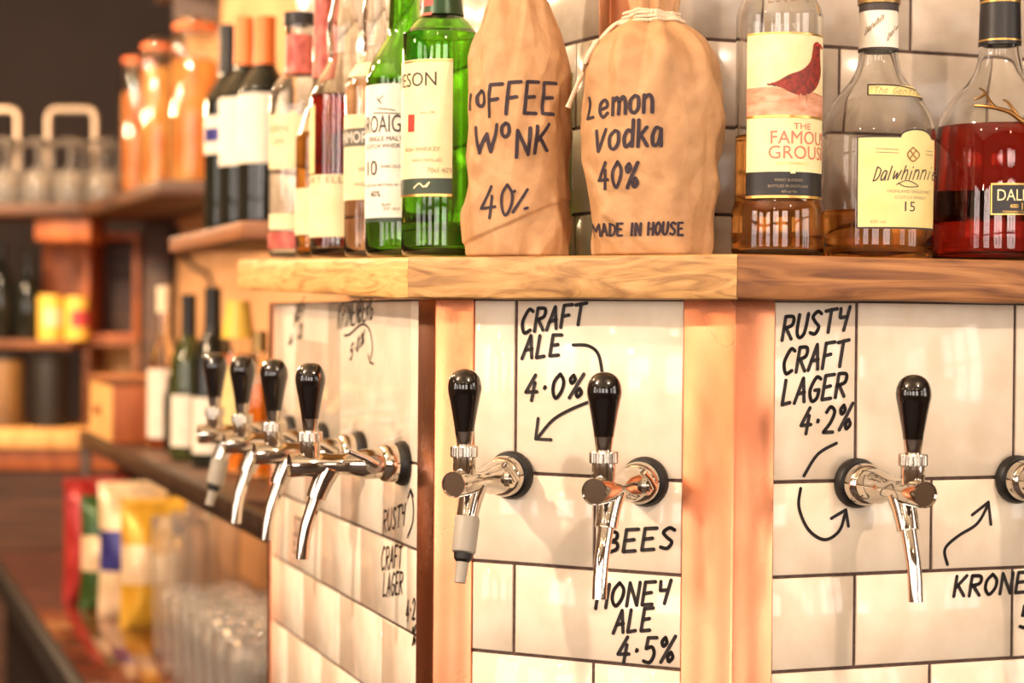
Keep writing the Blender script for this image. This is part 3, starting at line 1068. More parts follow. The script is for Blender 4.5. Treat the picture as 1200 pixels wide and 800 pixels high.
# bulb-necked whisky
b = Bottle('whisky_bottle', 'round bulb-necked bottle of red brown whisky with low cream label', 'bottle', 400, 1.93, ledge_z(400, 1.93),
           [(36, None), (37, 290), (37, 130), (36.5, 112), (32, 98), (22, 82), (17, 72), (16, 60), (18, 42), (18, 25), (14, 6), (12, -20), (12, -40)], M['glass_warm'], GB, (M['whisky_red'], 113))
l = b.patch(-1.5, 1.2, 207, 279, M['label_cream'])
b.text([('PORT ELLEN', -0.55, 217, 8, 2.2)], M['grey_print'], l)
b.patch(-1.5, -1.0, 125, 205, M['label_yellow'], 'side_label', top=lambda s: -0.004 * (1 - s))
b.strokes([l2 for k in range(9) for l2 in write('sine'[k % 4], (381, 195 - k * 8), (389, 193 - k * 8), 7)], M['gold_dark'], b.root, 0.0006, 'script_print')
b.ring(-44, -18, M['cap_black'], 'cap', 0.002, True)
# square label whisky
b = Bottle('whisky_bottle', 'clear bottle of peach whisky with dark band across its cream label', 'bottle', 437, 1.84, ledge_z(437, 1.84),
           [(33, None), (34, 290), (34, 120), (33, 102), (28, 88), (19, 74), (14, 64), (13, 52), (14.5, 34), (14, 14), (12, -4), (12, -40)], M['glass'], GB, (M['whisky_pale'], 96))
l = b.patch(-1.45, 1.45, 137, 236, M['label_cream'])
b.patch(-1.45, 1.45, 153, 174, M['label_grey'], 'label_band', 0.0008, l)
b.text([('CRAGGANMORE', -1.5, 170, 13, 3.0)], M['label_white'], l, 'label_lettering', 0.0012)
b.text([('SPEYSIDE', -0.2, 203, 4), ('SINGLE MALT', -0.2, 220, 4)], M['grey_print'], l)
b.patch(-1.4, 1.4, 76, 92, M['label_cream'], 'shoulder_label', 0.0006)
b.ring(-44, -16, M['cap_black'], 'cap', 0.002, True)
# green bottle with white label
b = Bottle('whisky_bottle', 'green whisky bottle with plain white label full of black type', 'bottle', 472, 1.745, ledge_z(472, 1.745),
           [(43, None), (44, 290), (44, 110), (43, 92), (38, 74), (29, 58), (22, 46), (19, 34), (18, 12), (16.5, -20), (16, -60)], M['glass_green'], GB, (M['clear_liquid'], 240))
l = b.patch(-1.5, 1.25, 103, 258, M['label_white'])
b.patch(-1.5, 1.25, 257, 262, M['label_dkgreen'], 'label_edge', 0.0007, l)
b.text([('LAPHROAIG', -1.12, 159, 20, 2.1)], M['dark_print'], l)
b.text([('SINGLE MALT', -0.55, 169, 5.5), ('SCOTCH WHISKY', -0.62, 177, 5), ('10', -0.95, 208, 17), ('YEARS OLD', -0.35, 200, 3.5), ('DISTILLED AND BOTTLED IN SCOTLAND', -0.5, 221, 3, 1.9),
        ('40%', -0.80, 233, 7), ('ISLAY', -0.45, 244, 3.5), ('EST 1815', -0.3, 249, 3.5), ('70cl', 0.55, 250, 4)], M['dark_print'], l)
b.strokes([st('443,131 462,134'), st('438,136 468,138'), st('441,118 447,126 443,122 449,117')], M['dark_print'], l, 0.0008)
b.ring(-64, -30, M['cap_black'], 'cap', 0.002, True)
# big green bottle
b = Bottle('whisky_bottle', 'broad shouldered bright green whiskey bottle beside the tall paper bag', 'bottle', 516, 1.662, ledge_z(516, 1.662),
           [(45.5, None), (46, 288), (46, 60), (45, 50), (41, 39), (33, 28), (25, 20), (22.5, 16), (22, 4), (19, -30), (17, -70), (17, -100)], M['glass_green'], GB, (M['clear_liquid'], 262))
l = b.patch(-1.5, 0.28, 75, 212, M['label_cream'])
b.text([('JAMESON', -1.10, 111, 21, 1.95)], M['dark_print'], l)
b.text([('IRISH WHISKEY', -0.55, 181, 5), ('TRIPLE DISTILLED', -0.4, 193, 3.5), ('70cl 40%', -0.02, 206, 6), ('Since 1780', -0.35, 138, 3)], M['grey_print'], l)
b.patch(-0.95, -0.72, 138, 158, M['red_print'], 'crest', 0.0009, l)
b.patch(-1.5, 0.28, 76, 78, M['gold'], 'label_edge', 0.0008, l)
b.patch(-1.5, 0.28, 212, 230, M['label_dkgreen'], 'lower_band', 0.0005)
b.patch(-1.5, 0.28, 230, 233, M['gold'], 'band_edge', 0.0008)
b.strokes([sl('486,223 492,218 497,222 503,217 500,222')], M['label_cream'], b.root, 0.0014, 'signature')
b.ring(-104, 19, M['cap_green'], 'foil_capsule', 0.0012, True)
b.patch(-1.15, -0.45, -2, 22, M['cap_pink'], 'neck_seal', 0.0016)

# pale bottle seen between the two paper bags
b = Bottle('spirit_bottle', 'pale yellow green glass bottle glimpsed between the two paper bags', 'bottle', 683, 1.690, ledge_z(683, 1.690),
           [(24, None), (24, 290), (24, 110), (23, 90), (16, 70), (10, 52), (9, 20), (9, -30)], mat('yellow green glass', (0.86, 0.90, 0.55, 1), 0.0, trans=1, ior=1.47), GB, (M['clear_liquid'], 140))
b.ring(-34, -5, M['cap_black'], 'cap', 0.002, True)

# bird label whisky
b = Bottle('whisky_bottle', 'clear whisky bottle whose label shows a red brown bird', 'bottle', 911, 1.548, ledge_z(911, 1.548),
           [(53, None), (54, 290), (54, 250), (51, 238), (50.5, 225), (50.5, 40), (50, 20), (46, 6), (36, -10), (24, -30), (17, -50), (15, -90), (15, -120)], M['glass'], GB, (M['whisky_amber'], 160))
A0, A1 = -0.80, 1.36
l = b.patch(A0, A1, 45, 140, M['sky_print'])
b.patch(A0, A1, 112, 140, M['heath'], 'hill_print', 0.0008, l, top=lambda s: 0.003 * math.sin(3 * s + 1))
ol = sl('956,57 953,54 949,57 948,66 945,78 936,88 922,94 908,102 897,105 912,108 924,114 934,117 942,116 950,110 955,100 957,88 956,72 956,57')
b.fill(ol, M['bird'], l, 'bird_print', 0.0013)
b.strokes([st('935,116 933,127 928,129'), st('942,116 943,128 938,130'), st('943,128 949,130')], M['heath'], l, 0.0014, 'bird_legs', 0.0014)
b.strokes([sl('951,58 955,57 958,60')], M['red_print'], l, 0.002, 'bird_head', 0.0016)
b.patch(A0, A1, 140, 143, M['gold'], 'label_edge', 0.0009, l)
b.patch(A0, A1, 45, 47, M['gold'], 'label_edge', 0.0009, l)
l2 = b.patch(A0, A1, 143, 205, M['label_pale'], 'lower_label')
b.text([('THE', 0.56, 156, 7, 0.45), ('FAMOUS', 0.60, 173, 15, 1.55), ('GROUSE', 0.58, 190, 15, 1.6)], M['pink_print'], l2)
b.text([('SCOTCH WHISKY', 0.35, 197, 3.5)], M['gold'], l2)
l3 = b.patch(A0, A1, 205, 232, M['label_black'], 'black_band')
b.text([('FINEST BLENDED', 0.25, 216, 3), ('BOTTLED IN SCOTLAND', 0.25, 223, 3), ('40% vol 70cl', 0.25, 229, 2.5)], M['grey_print'], l3)
b.text([('1', 0.33, 207, 8, 0.12)], M['label_cream'], l3)
b.patch(A0, A1, 232, 235, M['gold'], 'band_edge', 0.0008)
b.strokes([l4 for l4 in write('Esturt', (898, 11), (945, 8), 9)], M['gold_dark'], b.root, 0.0006, 'signature')
b.ring(-124, -70, M['gold'], 'cap', 0.002, True)

# broad sloping bottle
b = Bottle('whisky_bottle', 'sloping shouldered clear bottle, third full, yellow arched label reading 15', 'bottle', 1027, 1.578, ledge_z(1027, 1.578),
           [(64, None), (66, 288), (67, 200), (67, 165), (64, 145), (56, 125), (43, 108), (31, 93), (25, 78), (22.5, 62), (22, 40), (21.5, 10), (22, -6)], M['glass'], GB, (M['whisky_amber'], 248))
A0, A1 = b.ang(1006, 220), b.ang(1090, 220)
arch = lambda s: 0.0068 * max(0.0, 1 - ((s - 0.68) / 0.22) ** 2) ** 0.5 if abs(s - 0.68) < 0.22 else 0.0
b.patch(A0 - 0.03, A1 + 0.03, 165.5, 271, M['dark_print'], 'label_border', 0.0004, top=arch, n=48)
l = b.patch(A0, A1, 167.5, 269, M['label_yellow'], 'label', 0.0008, top=arch, n=48)
b.strokes(write('Dalwhinnie', (1022, 217), (1092, 213), 16, 16, slant=0.3, jit=0), M['dark_print'], l, 0.0010, 'script_print')
b.strokes([sl('1048,221 1060,216 1072,222 1058,223 1050,219'), ], M['dark_print'], l, 0.0007, 'flourish')
b.text([('HIGHLAND SINGLE MALT', 0.62, 230, 3.5, 0.9), ('SCOTCH WHISKY', 0.62, 237, 3.5, 0.65), ('43% vol', 0.02, 265, 4)], M['grey_print'], l)
b.text([('15', 0.58, 251, 11, 0.2)], M['dark_print'], l)
b.strokes([sl('1066,178 1060,186 1066,194 1073,186 1066,178'), st('1063,182 1069,190'), st('1069,182 1063,190')], M['gold_dark'], l, 0.0012, 'crest')
b.strokes([st('1025,180 1050,181'), st('1025,184 1050,185'), st('1080,181 1088,181'), st('1080,185 1088,185')], M['grey_print'], l, 0.0005, 'rule_lines')
s = b.patch(b.ang(1016, 110), b.ang(1078, 112), 104, 118, M['label_yellow'], 'shoulder_label', 0.0010)
b.strokes([st('1016,104 1050,105 1076,109 1078,118 1045,118 1016,117 1016,104')], M['dark_print'], s, 0.0012, 'label_border', 0.0014)
b.strokes(write('The Gentle', (1022, 115), (1072, 116), 8, 8, slant=0.3), M['grey_print'], s, 0.0006, 'script_print', 0.0014)
n_ = b.ring(15, 60, M['label_white'], 'neck_label')
b.strokes(write('Dalwhin', (1012, 44), (1032, 26), 9, 9), M['grey_print'], n_, 0.0006, 'script_print')
b.strokes(write('Dalw', (1036, 52), (1048, 34), 9, 9), M['grey_print'], n_, 0.0006, 'script_print')
b.ring(58, 61, M['dark_print'], 'neck_band', 0.001)
b.ring(6, 15, M['dark_print'], 'neck_band', 0.001)
b.ring(-22, 6, M['cap_gold'], 'cap', 0.0022, True)

# stag bottle
b = Bottle('whisky_bottle', 'big round bottle of dark red whisky with metal antlers, at the right edge', 'bottle', 1169, 1.618, ledge_z(1169, 1.618),
           [(76, None), (78, 288), (77, 235), (75, 200), (73, 165), (70, 145), (63, 128), (50, 112), (38, 99), (29, 84), (25, 68), (23, 52), (22, 20), (21, -10)], M['glass'], GB, (M['whisky_red'], 150))
A0, A1 = b.ang(1161, 240), 0.95
l = b.patch(A0, A1, 220, 256, M['label_black'])
b.patch(A0, A1, 220, 222, M['gold'], 'label_edge', 0.0008, l)
b.patch(A0, A1, 254.5, 256, M['gold'], 'label_edge', 0.0008, l)
b.patch(A0, A0 + 0.02, 220, 256, M['gold'], 'label_edge', 0.0009, l)
b.text([('DALMORE', 0.42, 240, 13, 0.86)], M['label_cream'], l)
b.text([('12', 0.40, 250, 8, 0.13), ('AGED', 0.23, 248, 4, 0.12), ('YEARS', 0.58, 248, 4, 0.12), ('HIGHLAND SINGLE MALT SCOTCH', 0.42, 253.5, 2.2, 0.7), ('THE', 0.42, 226, 2.5, 0.12)], M['gold'], l)
b.patch(2.5, 3.8, 222, 258, M['label_black'], 'back_label')
stag = MB()
fS = lambda d: b.fn(d)
for pth, ws in (('1212,165 1203,155 1192,148 1180,139 1165,134 1152,131 1143,130', (4.0, 2.6, 1.8)), ('1165,134 1158,124 1154,114 1148,108', (2.6, 2.2, 1.2)), ('1154,116 1148,120 1142,122', (2, 1.8, 1.0)),
                ('1192,148 1184,136 1178,127 1173,124', (2.6, 2.0, 1.2)), ('1196,150 1198,138 1200,128', (2.2, 1.8, 1.0)), ('1203,155 1210,140 1222,130', (3, 2, 1))):
    pts = sl(pth)
    n = len(pts)
    P = [Vector(b.fn(0.0015)(b.ang(x, y), b.z(y))) for x, y in pts]
    R = [(ws[0] + (ws[2] - ws[0]) * i / (n - 1)) * 0.5 * b.Y / F * 1.8 for i in range(n)]
    stag.tube(P, R, 8)
hd = st('1196,150 1206,150 1222,150 1226,160 1217,166 1212,186 1206,190 1202,184 1200,166')
hd3 = [b.fn(0.003)(b.ang(x, y), b.z(y)) for x, y in hd] + [b.fn(0.0002)(b.ang(x, y), b.z(y)) for x, y in hd]
nn = len(hd)
stag.add(hd3, [tuple(range(nn)), tuple(range(nn, 2 * nn))[::-1]] + [(i, (i + 1) % nn, nn + (i + 1) % nn, nn + i) for i in range(nn)])
stag.build('metal_stag_emblem', M['gold_dark'], b.root, recalc=True)
b.ring(4, 54, M['label_black'], 'neck_sleeve', 0.0012)
b.ring(48, 50, M['gold'], 'neck_band', 0.0016)
b.ring(2, 5, M['gold'], 'neck_band', 0.0016)
b.ring(-40, 3, M['cap_black'], 'stopper', 0.0016, True)


# ------------------------------------------------------------------ bottles wrapped in brown paper
def facet(u, v, sd):
    """crumpled sheet: random heights on a sheared lattice, joined by flat triangles"""
    i, j = math.floor(u), math.floor(v)
    a, b_ = u - i, v - j
    h = lambda p, q: noise.cell(Vector((p + 0.5 + sd * 17, q + 0.5, sd + 0.5)))
    if a + b_ < 1:
        return h(i, j) + (h(i + 1, j) - h(i, j)) * a + (h(i, j + 1) - h(i, j)) * b_
    return h(i + 1, j + 1) + (h(i, j + 1) - h(i + 1, j + 1)) * (1 - a) + (h(i + 1, j) - h(i + 1, j + 1)) * (1 - b_)


def paper_bag(label, cx, Y, prof, fold, seed, lines, neck_y, small):
    zs = ledge_z(cx, Y)
    p = at(cx, 300, Y)
    root = empty('paper_bag_bottle', (p.x, p.y, zs), face_cam(p), label, 'wrapped bottle', 'paper wrapped bottles on the ledge')
    pr = round_prof(px_prof(cx, Y, zs, prof), 6)
    zmax = pr[-1][1]
    zneck = at(cx, neck_y, Y).z - zs

    rnd = random.Random(seed)
    cr = []                                                     # creases: straight folds across the wrapped sheet
    for q in range(26):
        a0_ = rnd.uniform(-1.7, 1.7)
        if q < 16 and abs(a0_ + 0.15) < 0.75:
            a0_ = math.copysign(0.75 + 0.6 * rnd.random(), a0_)
        up_ = rnd.random() < 0.55
        z0_ = zneck * (rnd.uniform(0.62, 0.98) if up_ else rnd.uniform(0.03, 0.7))
        ln = rnd.uniform(0.25, 0.6) * zneck * (1 if up_ else 0.6)
        an = rnd.uniform(-0.35, 0.35) if up_ else rnd.uniform(-1.3, 1.3)
        du, dz = math.sin(an) * ln, -math.cos(an) * ln
        cr.append((a0_ * 0.042, z0_, du, dz, rnd.uniform(0.0012, 0.0026) * rnd.choice((1, 1, -0.7)) * (1 if abs(a0_ + 0.15) > 0.6 or up_ else 0.5), rnd.uniform(0.004, 0.009)))

    def R(a, z):
        r = rad_at(pr, z)
        k = max(0.0, min(1.0, (z - zneck * 0.62) / (zneck * 0.38)))          # folds gather towards the neck
        u = a * 0.042
        wx_ = 0.006 * noise.noise(Vector((u * 30, z * 30, seed)))
        ed = min(1.0, abs(a + 0.1) / 0.9)
        d = 0.0005 * noise.noise(Vector((math.sin(a) * 1.6, math.cos(a) * 1.6, z * 14 + seed)))
        d += (0.0030 + 0.0040 * ed + 0.003 * k) * (facet((u + wx_ + 0.35 * z) / 0.024, (z - 0.5 * u) / 0.048, seed) * 0.5)
        d += (0.0014 + 0.0022 * ed) * (facet((u + wx_ - 0.5 * z) / 0.012, (z + 0.3 * u) / 0.022, seed + 3) * 0.5)
        for u0, z0_, du, dz, am, wd in cr:
            t = ((u - u0) * du + (z - z0_) * dz) / (du * du + dz * dz)
            if -0.1 < t < 1.1:
                ds = ((u - u0) * dz - (z - z0_) * du) / math.hypot(du, dz)
                if -wd * 2.5 < ds < wd:
                    pf = (1 - ds / wd) if ds > 0 else (1 + ds / (2.5 * wd))
                    d += am * pf * max(0.0, min(1.0, 4 * (t + 0.1), 4 * (1.1 - t)))
        fl = noise.noise(Vector((math.sin(a) * 3.2, math.cos(a) * 3.2, seed + z * 4)))
        d += k * r * (0.09 * abs(math.sin(a * 4.5 + seed + 9 * z)) - 0.04 + 0.16 * fl)
        b_ = max(0.0, 1 - z / 0.03)
        d += b_ * 0.006 * max(-0.3, noise.noise(Vector((math.sin(a) * 3, math.cos(a) * 3, seed * 3))))
        if fold:
            d += 0.0020 * max(0.0, min(1.0, (z - fold(a)) / 0.0012))
        return max(r + d, 0.002)

    na, nz = 200, 190
    vs, fs = [], []
    for j in range(nz + 1):
        z = zmax * (j / nz)
        for i in range(na):
            a = 2 * PI * i / na - PI
            r = R(a, z)
            if j == 0:
                r -= 0.003
            vs.append((r * math.sin(a), -r * math.cos(a), z + (0.002 * noise.noise(Vector((a, seed, 0))) if j == nz else 0)))
    for j in range(nz):
        for i in range(na):
            i2 = (i + 1) % na
            fs.append((j * na + i, j * na + i2, (j + 1) * na + i2, (j + 1) * na + i))
    fs.append(tuple(range(na))[::-1])
    vs.append((0, 0, zmax - 0.01))
    fs += [(nz * na + i, nz * na + (i + 1) % na, len(vs) - 1) for i in range(na)]
    bag = MB().add(vs, fs).build('paper_wrap', M['paper'], root, sharp=70)

    def fn(u, z, l=0):
        a = u / 0.045
        r = R(a, z) + 0.0007
        return (r * math.sin(a), -r * math.cos(a), z)
    for ls, w in lines:
        out = []
        for l in ls:
            q = []
            for x, y in densify(l, 1.5):
                z = at(cx, y, Y).z - zs
                s = (x - cx) * Y / F / rad_at(pr, z)
                q.append((math.asin(max(-0.985, min(0.985, s))) * 0.045, z))
            out.append(q)
        ink(out, fn, w).build('marker_lettering', M['bagink'], bag, smooth=False)
    return root, pr, R, zs


YB1 = 1.60
fold1 = lambda a: 0.0135 + 0.022 * (math.sin(max(-1.5, min(1.5, a))) + 0.85) * 0.9
cw = 'COFFEE'
L1 = write('r', (552, 130), (558, 130), 22, slant=0.1, jit=0) + write('o', (563, 130), (571, 129), 25, slant=0, jit=0) + write('FFEE', (573, 141), (645, 139), 36, 36, slant=0.08)
L2 = write('W', (562, 184), (582, 182), 30, slant=0.05, jit=0) + write('o', (588, 166), (598, 166), 22, slant=0, jit=0) + write('NK', (603, 190), (638, 181), 30, 30, slant=0.04)
L3 = write('40', (566, 260), (602, 254), 37, 34, slant=0.03, jit=0) + [st('617,226 601,252'), st('600,230 603,228'), st('614,248 617,247')]
paper_bag('slim brown paper wrapped bottle lettered COFFEE WONK', 607, YB1,
          [(58, None), (60, 285), (60, 250), (58, 190), (57, 140), (55, 100), (51, 70), (46, 44), (40, 22), (33, 0), (23, -30), (17, -60), (18, -80), (24, -105)],
          fold1, 2.7, [(L1, 0.0030), (L2, 0.0030), (L3, 0.0024)], -30, False)
YB2 = 1.553
K1 = write('L', (689, 143), (697, 143), 24, slant=0.02) + write('emon', (700, 143), (765, 140), 27, 29, slant=0.02)
K2 = write('vodka', (698, 182), (775, 177), 30, 30, slant=0.03)
K3 = write('40%', (702, 226), (748, 224), 30, 28, slant=0.03)
K4 = write('MADE IN HOUSE', (700, 279), (797, 278), 13, 14, slant=0.05)
rb, pr2, R2, zs2 = paper_bag('fat brown paper wrapped bottle tied with string, lettered lemon vodka', 763, YB2,
                             [(66, None), (69, 288), (72, 250), (77, 200), (79, 150), (78, 100), (73, 72), (62, 50), (46, 36), (31, 27), (27, 20), (27, 8), (29, -10), (34, -30), (40, -55)],
                             None, 8.3, [(K1, 0.0026), (K2, 0.0026), (K3, 0.0025), (K4, 0.0019)], 27, True)
tie = MB()
for k in range(4):
    z = at(763, 28 - 3.6 * k, YB2).z - zs2
    tie.tube([((R2(a, z) + 0.0012) * math.sin(a), -(R2(a, z) + 0.0012) * math.cos(a), z + 0.0012 * math.sin(2 * a + k)) for a in [2 * PI * i / 48 for i in range(49)]], 0.0015, 8)
pts = sl('742,20 728,24 712,34 694,58 680,88 671,108 664,126')
P = []
for x, y in pts:
    z = at(763, y, YB2).z - zs2
    sx = (x - 763) * YB2 / F
    r = R2(-1.2, z)
    yy = -math.sqrt(max(0.0, (r + 0.003) ** 2 - sx * sx)) if abs(sx) < r else 0.0
    P.append((sx, yy, z))
tie.tube(P, [0.0019] * (len(P) - 2) + [0.0023, 0.0026], 8)
tie.build('string_tie', M['string'], rb)

# ------------------------------------------------------------------ back bar: steel edged rack and polished counter
ZR, ZC = HC - 0.252, HC - 0.60


def rackx(Y):
    return -0.300 - 0.368 * (Y - 2.30)


def rowpoly(x0f, x1f, Ya, Yb):
    return [Vector((x0f(Ya), Ya)), Vector((x1f(Ya), Ya)), Vector((x1f(Yb), Yb)), Vector((x0f(Yb), Yb))]


rack = empty('back_bar_rack', (rackx(3.0), 3.0, ZC), 0, 'dark steel edged rack shelf above the polished back counter', 'shelf')
TR = Matrix.Translation((-rackx(3.0), -3.0, -ZC))
in_ = lambda d: (lambda Y: rackx(Y) + d)
MB().prism(rowpoly(in_(0.02), lambda Y: wallx(Y) - 0.01, 2.56, 4.03), ZR - 0.022, ZR, 0, TR).build('shelf_board', M['wood_dark'], rack, recalc=True)
MB().prism(rowpoly(in_(0.0), in_(0.022), 2.27, 4.055), ZR - 0.030, ZR + 0.002, 0, TR).build('steel_edge', M['steel_dark'], rack, bevel=0.002, recalc=True)
for Y in (4.03,):
    MB().box(rackx(Y), rackx(Y) + 0.022, Y, Y + 0.022, ZC + 0.001, ZR - 0.029, 0, TR).build('post', M['steel_dark'], rack, bevel=0.002)

cnt = empty('back_bar_counter', (rackx(3.0), 3.0, 0), 0, 'polished red brown wooden counter under the rack, black front edge', 'counter')
TC = Matrix.Translation((-rackx(3.0), -3.0, 0))
MB().prism(rowpoly(in_(-0.125), lambda Y: wallx(Y) - 0.005, 2.56, 4.75), ZC - 0.04, ZC, 0, TC).build('worktop', M['wood_red'], cnt, bevel=0.003, recalc=True)
MB().prism(rowpoly(in_(-0.125), in_(-0.06), 1.7, 2.5595), ZC - 0.04, ZC, 0, TC).build('worktop', M['wood_red'], cnt, bevel=0.003, recalc=True)
MB().prism(rowpoly(in_(-0.152), in_(-0.126), 1.7, 4.75), ZC - 0.05, ZC + 0.004, 0, TC).build('front_edge', M['black_matt'], cnt, bevel=0.004, recalc=True)
MB().prism(rowpoly(in_(-0.09), in_(-0.065), 1.7, 4.75), 0, ZC - 0.04, 0, TC).build('front_panel', M['black_matt'], cnt, recalc=True)


def wine(name, label, cat, cx, Y, zs, prof, glass, group, cap, capy, lab=None, laby=None, la=(-1.2, 1.2), capname='capsule', liq=None, capclose=True):
    b = Bottle(name, label, cat, cx, Y, zs, prof, glass, group, liq)
    b.ring(capy[0], capy[1], cap, capname, 0.0012, capclose)
    if lab:
        b.patch(la[0], la[1], laby[0], laby[1], lab)
    return b


RG = 'bottles on the back bar rack'
rz = ZR + 0.0015


def yb(Y):
    return 373 + 0.252 * F / Y


w = wine('wine_bottle', 'pale wine bottle with long cream label, leftmost on the rack', 'bottle', 192, 3.55, rz,
         [(17, None), (17.5, 515), (17.5, 440), (17, 428), (13, 412), (8, 396), (7, 380), (7, 350), (7.5, 334)], M['glass_warm'], RG, M['cap_white'], (335, 366), M['label_white'], (432, 512), (-1.5, 1.5), liq=(M['whisky_pale'], 430))
wine('wine_bottle', 'olive green wine bottle with white label beside the pale one', 'bottle', 222, 3.26, rz,
     [(21, None), (21, 530), (21, 432), (20, 420), (14, 404), (8.5, 392), (8, 380), (8, 345)], M['glass_olive'], RG, M['cap_black'], (345, 392), M['label_white'], (462, 522))
wine('wine_bottle', 'short dark bottle with black cap standing behind the pale wine bottle', 'bottle', 206, 3.46, rz,
     [(13, None), (13, 520), (13, 470), (12, 462), (9, 454), (8, 448)], M['glass_wine'], RG, M['cap_black'], (440, 458))
wine('wine_bottle', 'dark wine bottle with black neck behind the farthest tap handle', 'bottle', 250, 3.13, rz,
     [(24, None), (24, 540), (24, 432), (23, 418), (16, 400), (10, 388), (9, 370), (9, 338)], M['glass_wine'], RG, M['cap_black'], (337, 392), M['label_white'], (465, 530))
wine('spirit_bottle', 'amber yellow bottle behind the tap handles near the copper edge', 'bottle', 280, 3.00, rz,
     [(22, None), (22, 550), (22, 430), (20, 405), (15, 372), (13, 360)], M['glass_warm'], RG, M['mug_yellow'], (352, 396), M['label_yellow'], (428, 520), liq=(M['whisky'], 415))
wine('spirit_bottle', 'slim gold capped bottle tucked against the copper edge of the column', 'bottle', 305, 2.91, rz,
     [(17, None), (17, 560), (17, 450), (15, 430), (9, 412), (8, 390)], M['glass_warm'], RG, M['cap_gold'], (388, 412), liq=(M['whisky'], 450))
# wooden box with lid
bx = empty('wooden_box', at(137, 470, 3.70).to_2d().to_3d() + Vector((0, 0, rz)), 0, 'pale plywood fronted wooden box on the far end of the rack', 'box')
TBX = Matrix.Translation(-Vector(bx.location))
zq = lambda y, Y: at(140, y, Y).z
k0 = Vector((rackx(3.64) + 0.012, 3.64))
d1, d2 = BD, BN
HB = 0.117
cor = [k0, k0 + d2 * 0.17, k0 + d2 * 0.17 + d1 * 0.34, k0 + d1 * 0.34]
MB().prism(cor, rz, rz + HB, 0, TBX).build('box_body', M['wood_orange'], bx, recalc=True, bevel=0.003)
MB().prism([k0 - d2 * 0.004 + d1 * 0.006, k0 + d1 * 0.006, k0 + d1 * 0.334, k0 - d2 * 0.004 + d1 * 0.334], rz + 0.004, rz + HB - 0.004, 0, TBX).build('front_panel', M['wood_ply'], bx, recalc=True)
MB().prism([k0 - d2 * 0.006 - d1 * 0.004, k0 + d2 * 0.174 - d1 * 0.004, k0 + d2 * 0.174 + d1 * 0.344, k0 - d2 * 0.006 + d1 * 0.344], rz + HB, rz + HB + 0.012, 0, TBX).build('lid', M['wood_mid'], bx, recalc=True, bevel=0.002)
kk = k0 - d2 * 0.004 + d1 * 0.17
MB().tube([(kk.x, kk.y, rz + 0.06), (kk.x - 0.012, kk.y - 0.004, rz + 0.06)], 0.009, 14, 0, TBX).build('knob', M['wood_mid'], bx)


# ------------------------------------------------------------------ glasses on the counter
def tumbler(name, label, h, r0, r1, group, m='glass_bar'):
    t = 0.0022
    pr = [(0, 0.001), (r0 - 0.003, 0), (r0, 0.002), (r0 * 0.4 + r1 * 0.6, h * 0.6), (r1, h - 0.004), (r1 + 0.0004, h - 0.002), (r1 - 0.0002, h - 0.0006), (r1 - t * 0.5, h), (r1 - t + 0.0002, h - 0.0006), (r1 - t - 0.0004, h - 0.002), (r1 - t, h - 0.004), (r0 * 0.4 + r1 * 0.6 - t, h * 0.6), (r0 - t, 0.012), (0, 0.010)]
    o = MB().lathe(pr, 28).build(name, M[m])
    return tag(o, label, 'glass', group)


g0 = tumbler('pint_glass', 'clear pint glass in front row on the back counter', 0.145, 0.030, 0.038, 'pint glasses on the back counter')
LG1 = 'clear glass standing in the rows under the rack, beside the tiled column'
first = True
for row, (dx, n) in enumerate(((0.0, 7), (0.085, 7), (0.17, 6))):
    for i in range(n):
        Y = 2.60 + 0.088 * i + 0.03 * row
        o = g0 if first else g0.copy()
        if not first:
            COL.objects.link(o)
        first = False
        o.location = (rackx(Y) + 0.050 + dx, Y, ZC + 0.0005)
        o['label'] = LG1
        o['group'] = 'pint glasses on the back counter'
t0 = tumbler('tall_glass', 'tall clear glass', 0.245, 0.028, 0.033, 'tall glasses under the rack')
first = True
for i, (px, Y) in enumerate(((199, 3.30), (222, 3.40), (238, 3.53), (262, 3.62))):
    o = t0 if first else t0.copy()
    if not first:
        COL.objects.link(o)
    first = False
    p = at(px, 600, Y)
    o.location = (p.x, p.y, ZC + 0.0005)
    o['label'] = 'tall clear glass standing under the rack next to the yellow crisp packet'


# crisp packets
def packet(label, px, Y, wd, ht, m, m2, turn, zb=None):
    p = at(px, 600, Y)
    root = empty('crisp_packet', (p.x, p.y, ZC + 0.0005), face_cam(p) + turn, label, 'crisp packet', 'crisp packets under the rack')
    n, k = 16, 20
    vs, fs = [], []
    for side in (-1, 1):
        for j in range(k + 1):
            for i in range(n + 1):
                u, v = i / n * 2 - 1, j / k
                bul = (1 - u ** 4) * max(0.0, math.sin(PI * min(1, max(0, (v - 0.0) / 0.93)))) ** 0.6 if v < 0.93 else 0
                wv = 0.009 * noise.noise(Vector((u * 3, v * 5, px))) * (1 if v < 0.93 else 0.4)
                vs.append((u * wd / 2 * (1 - 0.06 * math.sin(PI * v)), side * (0.038 * bul + 0.0006) + wv, v * ht))
    o2 = (n + 1) * (k + 1)
    for j in range(k):
        for i in range(n):
            a = j * (n + 1) + i
            fs.append((a, a + 1, a + n + 2, a + n + 1))
            fs.append((o2 + a, o2 + a + n + 1, o2 + a + n + 2, o2 + a + 1))
    b = MB().add(vs, fs)
    b.m = [1 if (0.30 < (q // 2 // n) / k < 0.62) else 0 for q in range(len(fs))]
    b.build('packet', [m, m2], root, sharp=60)
    return root


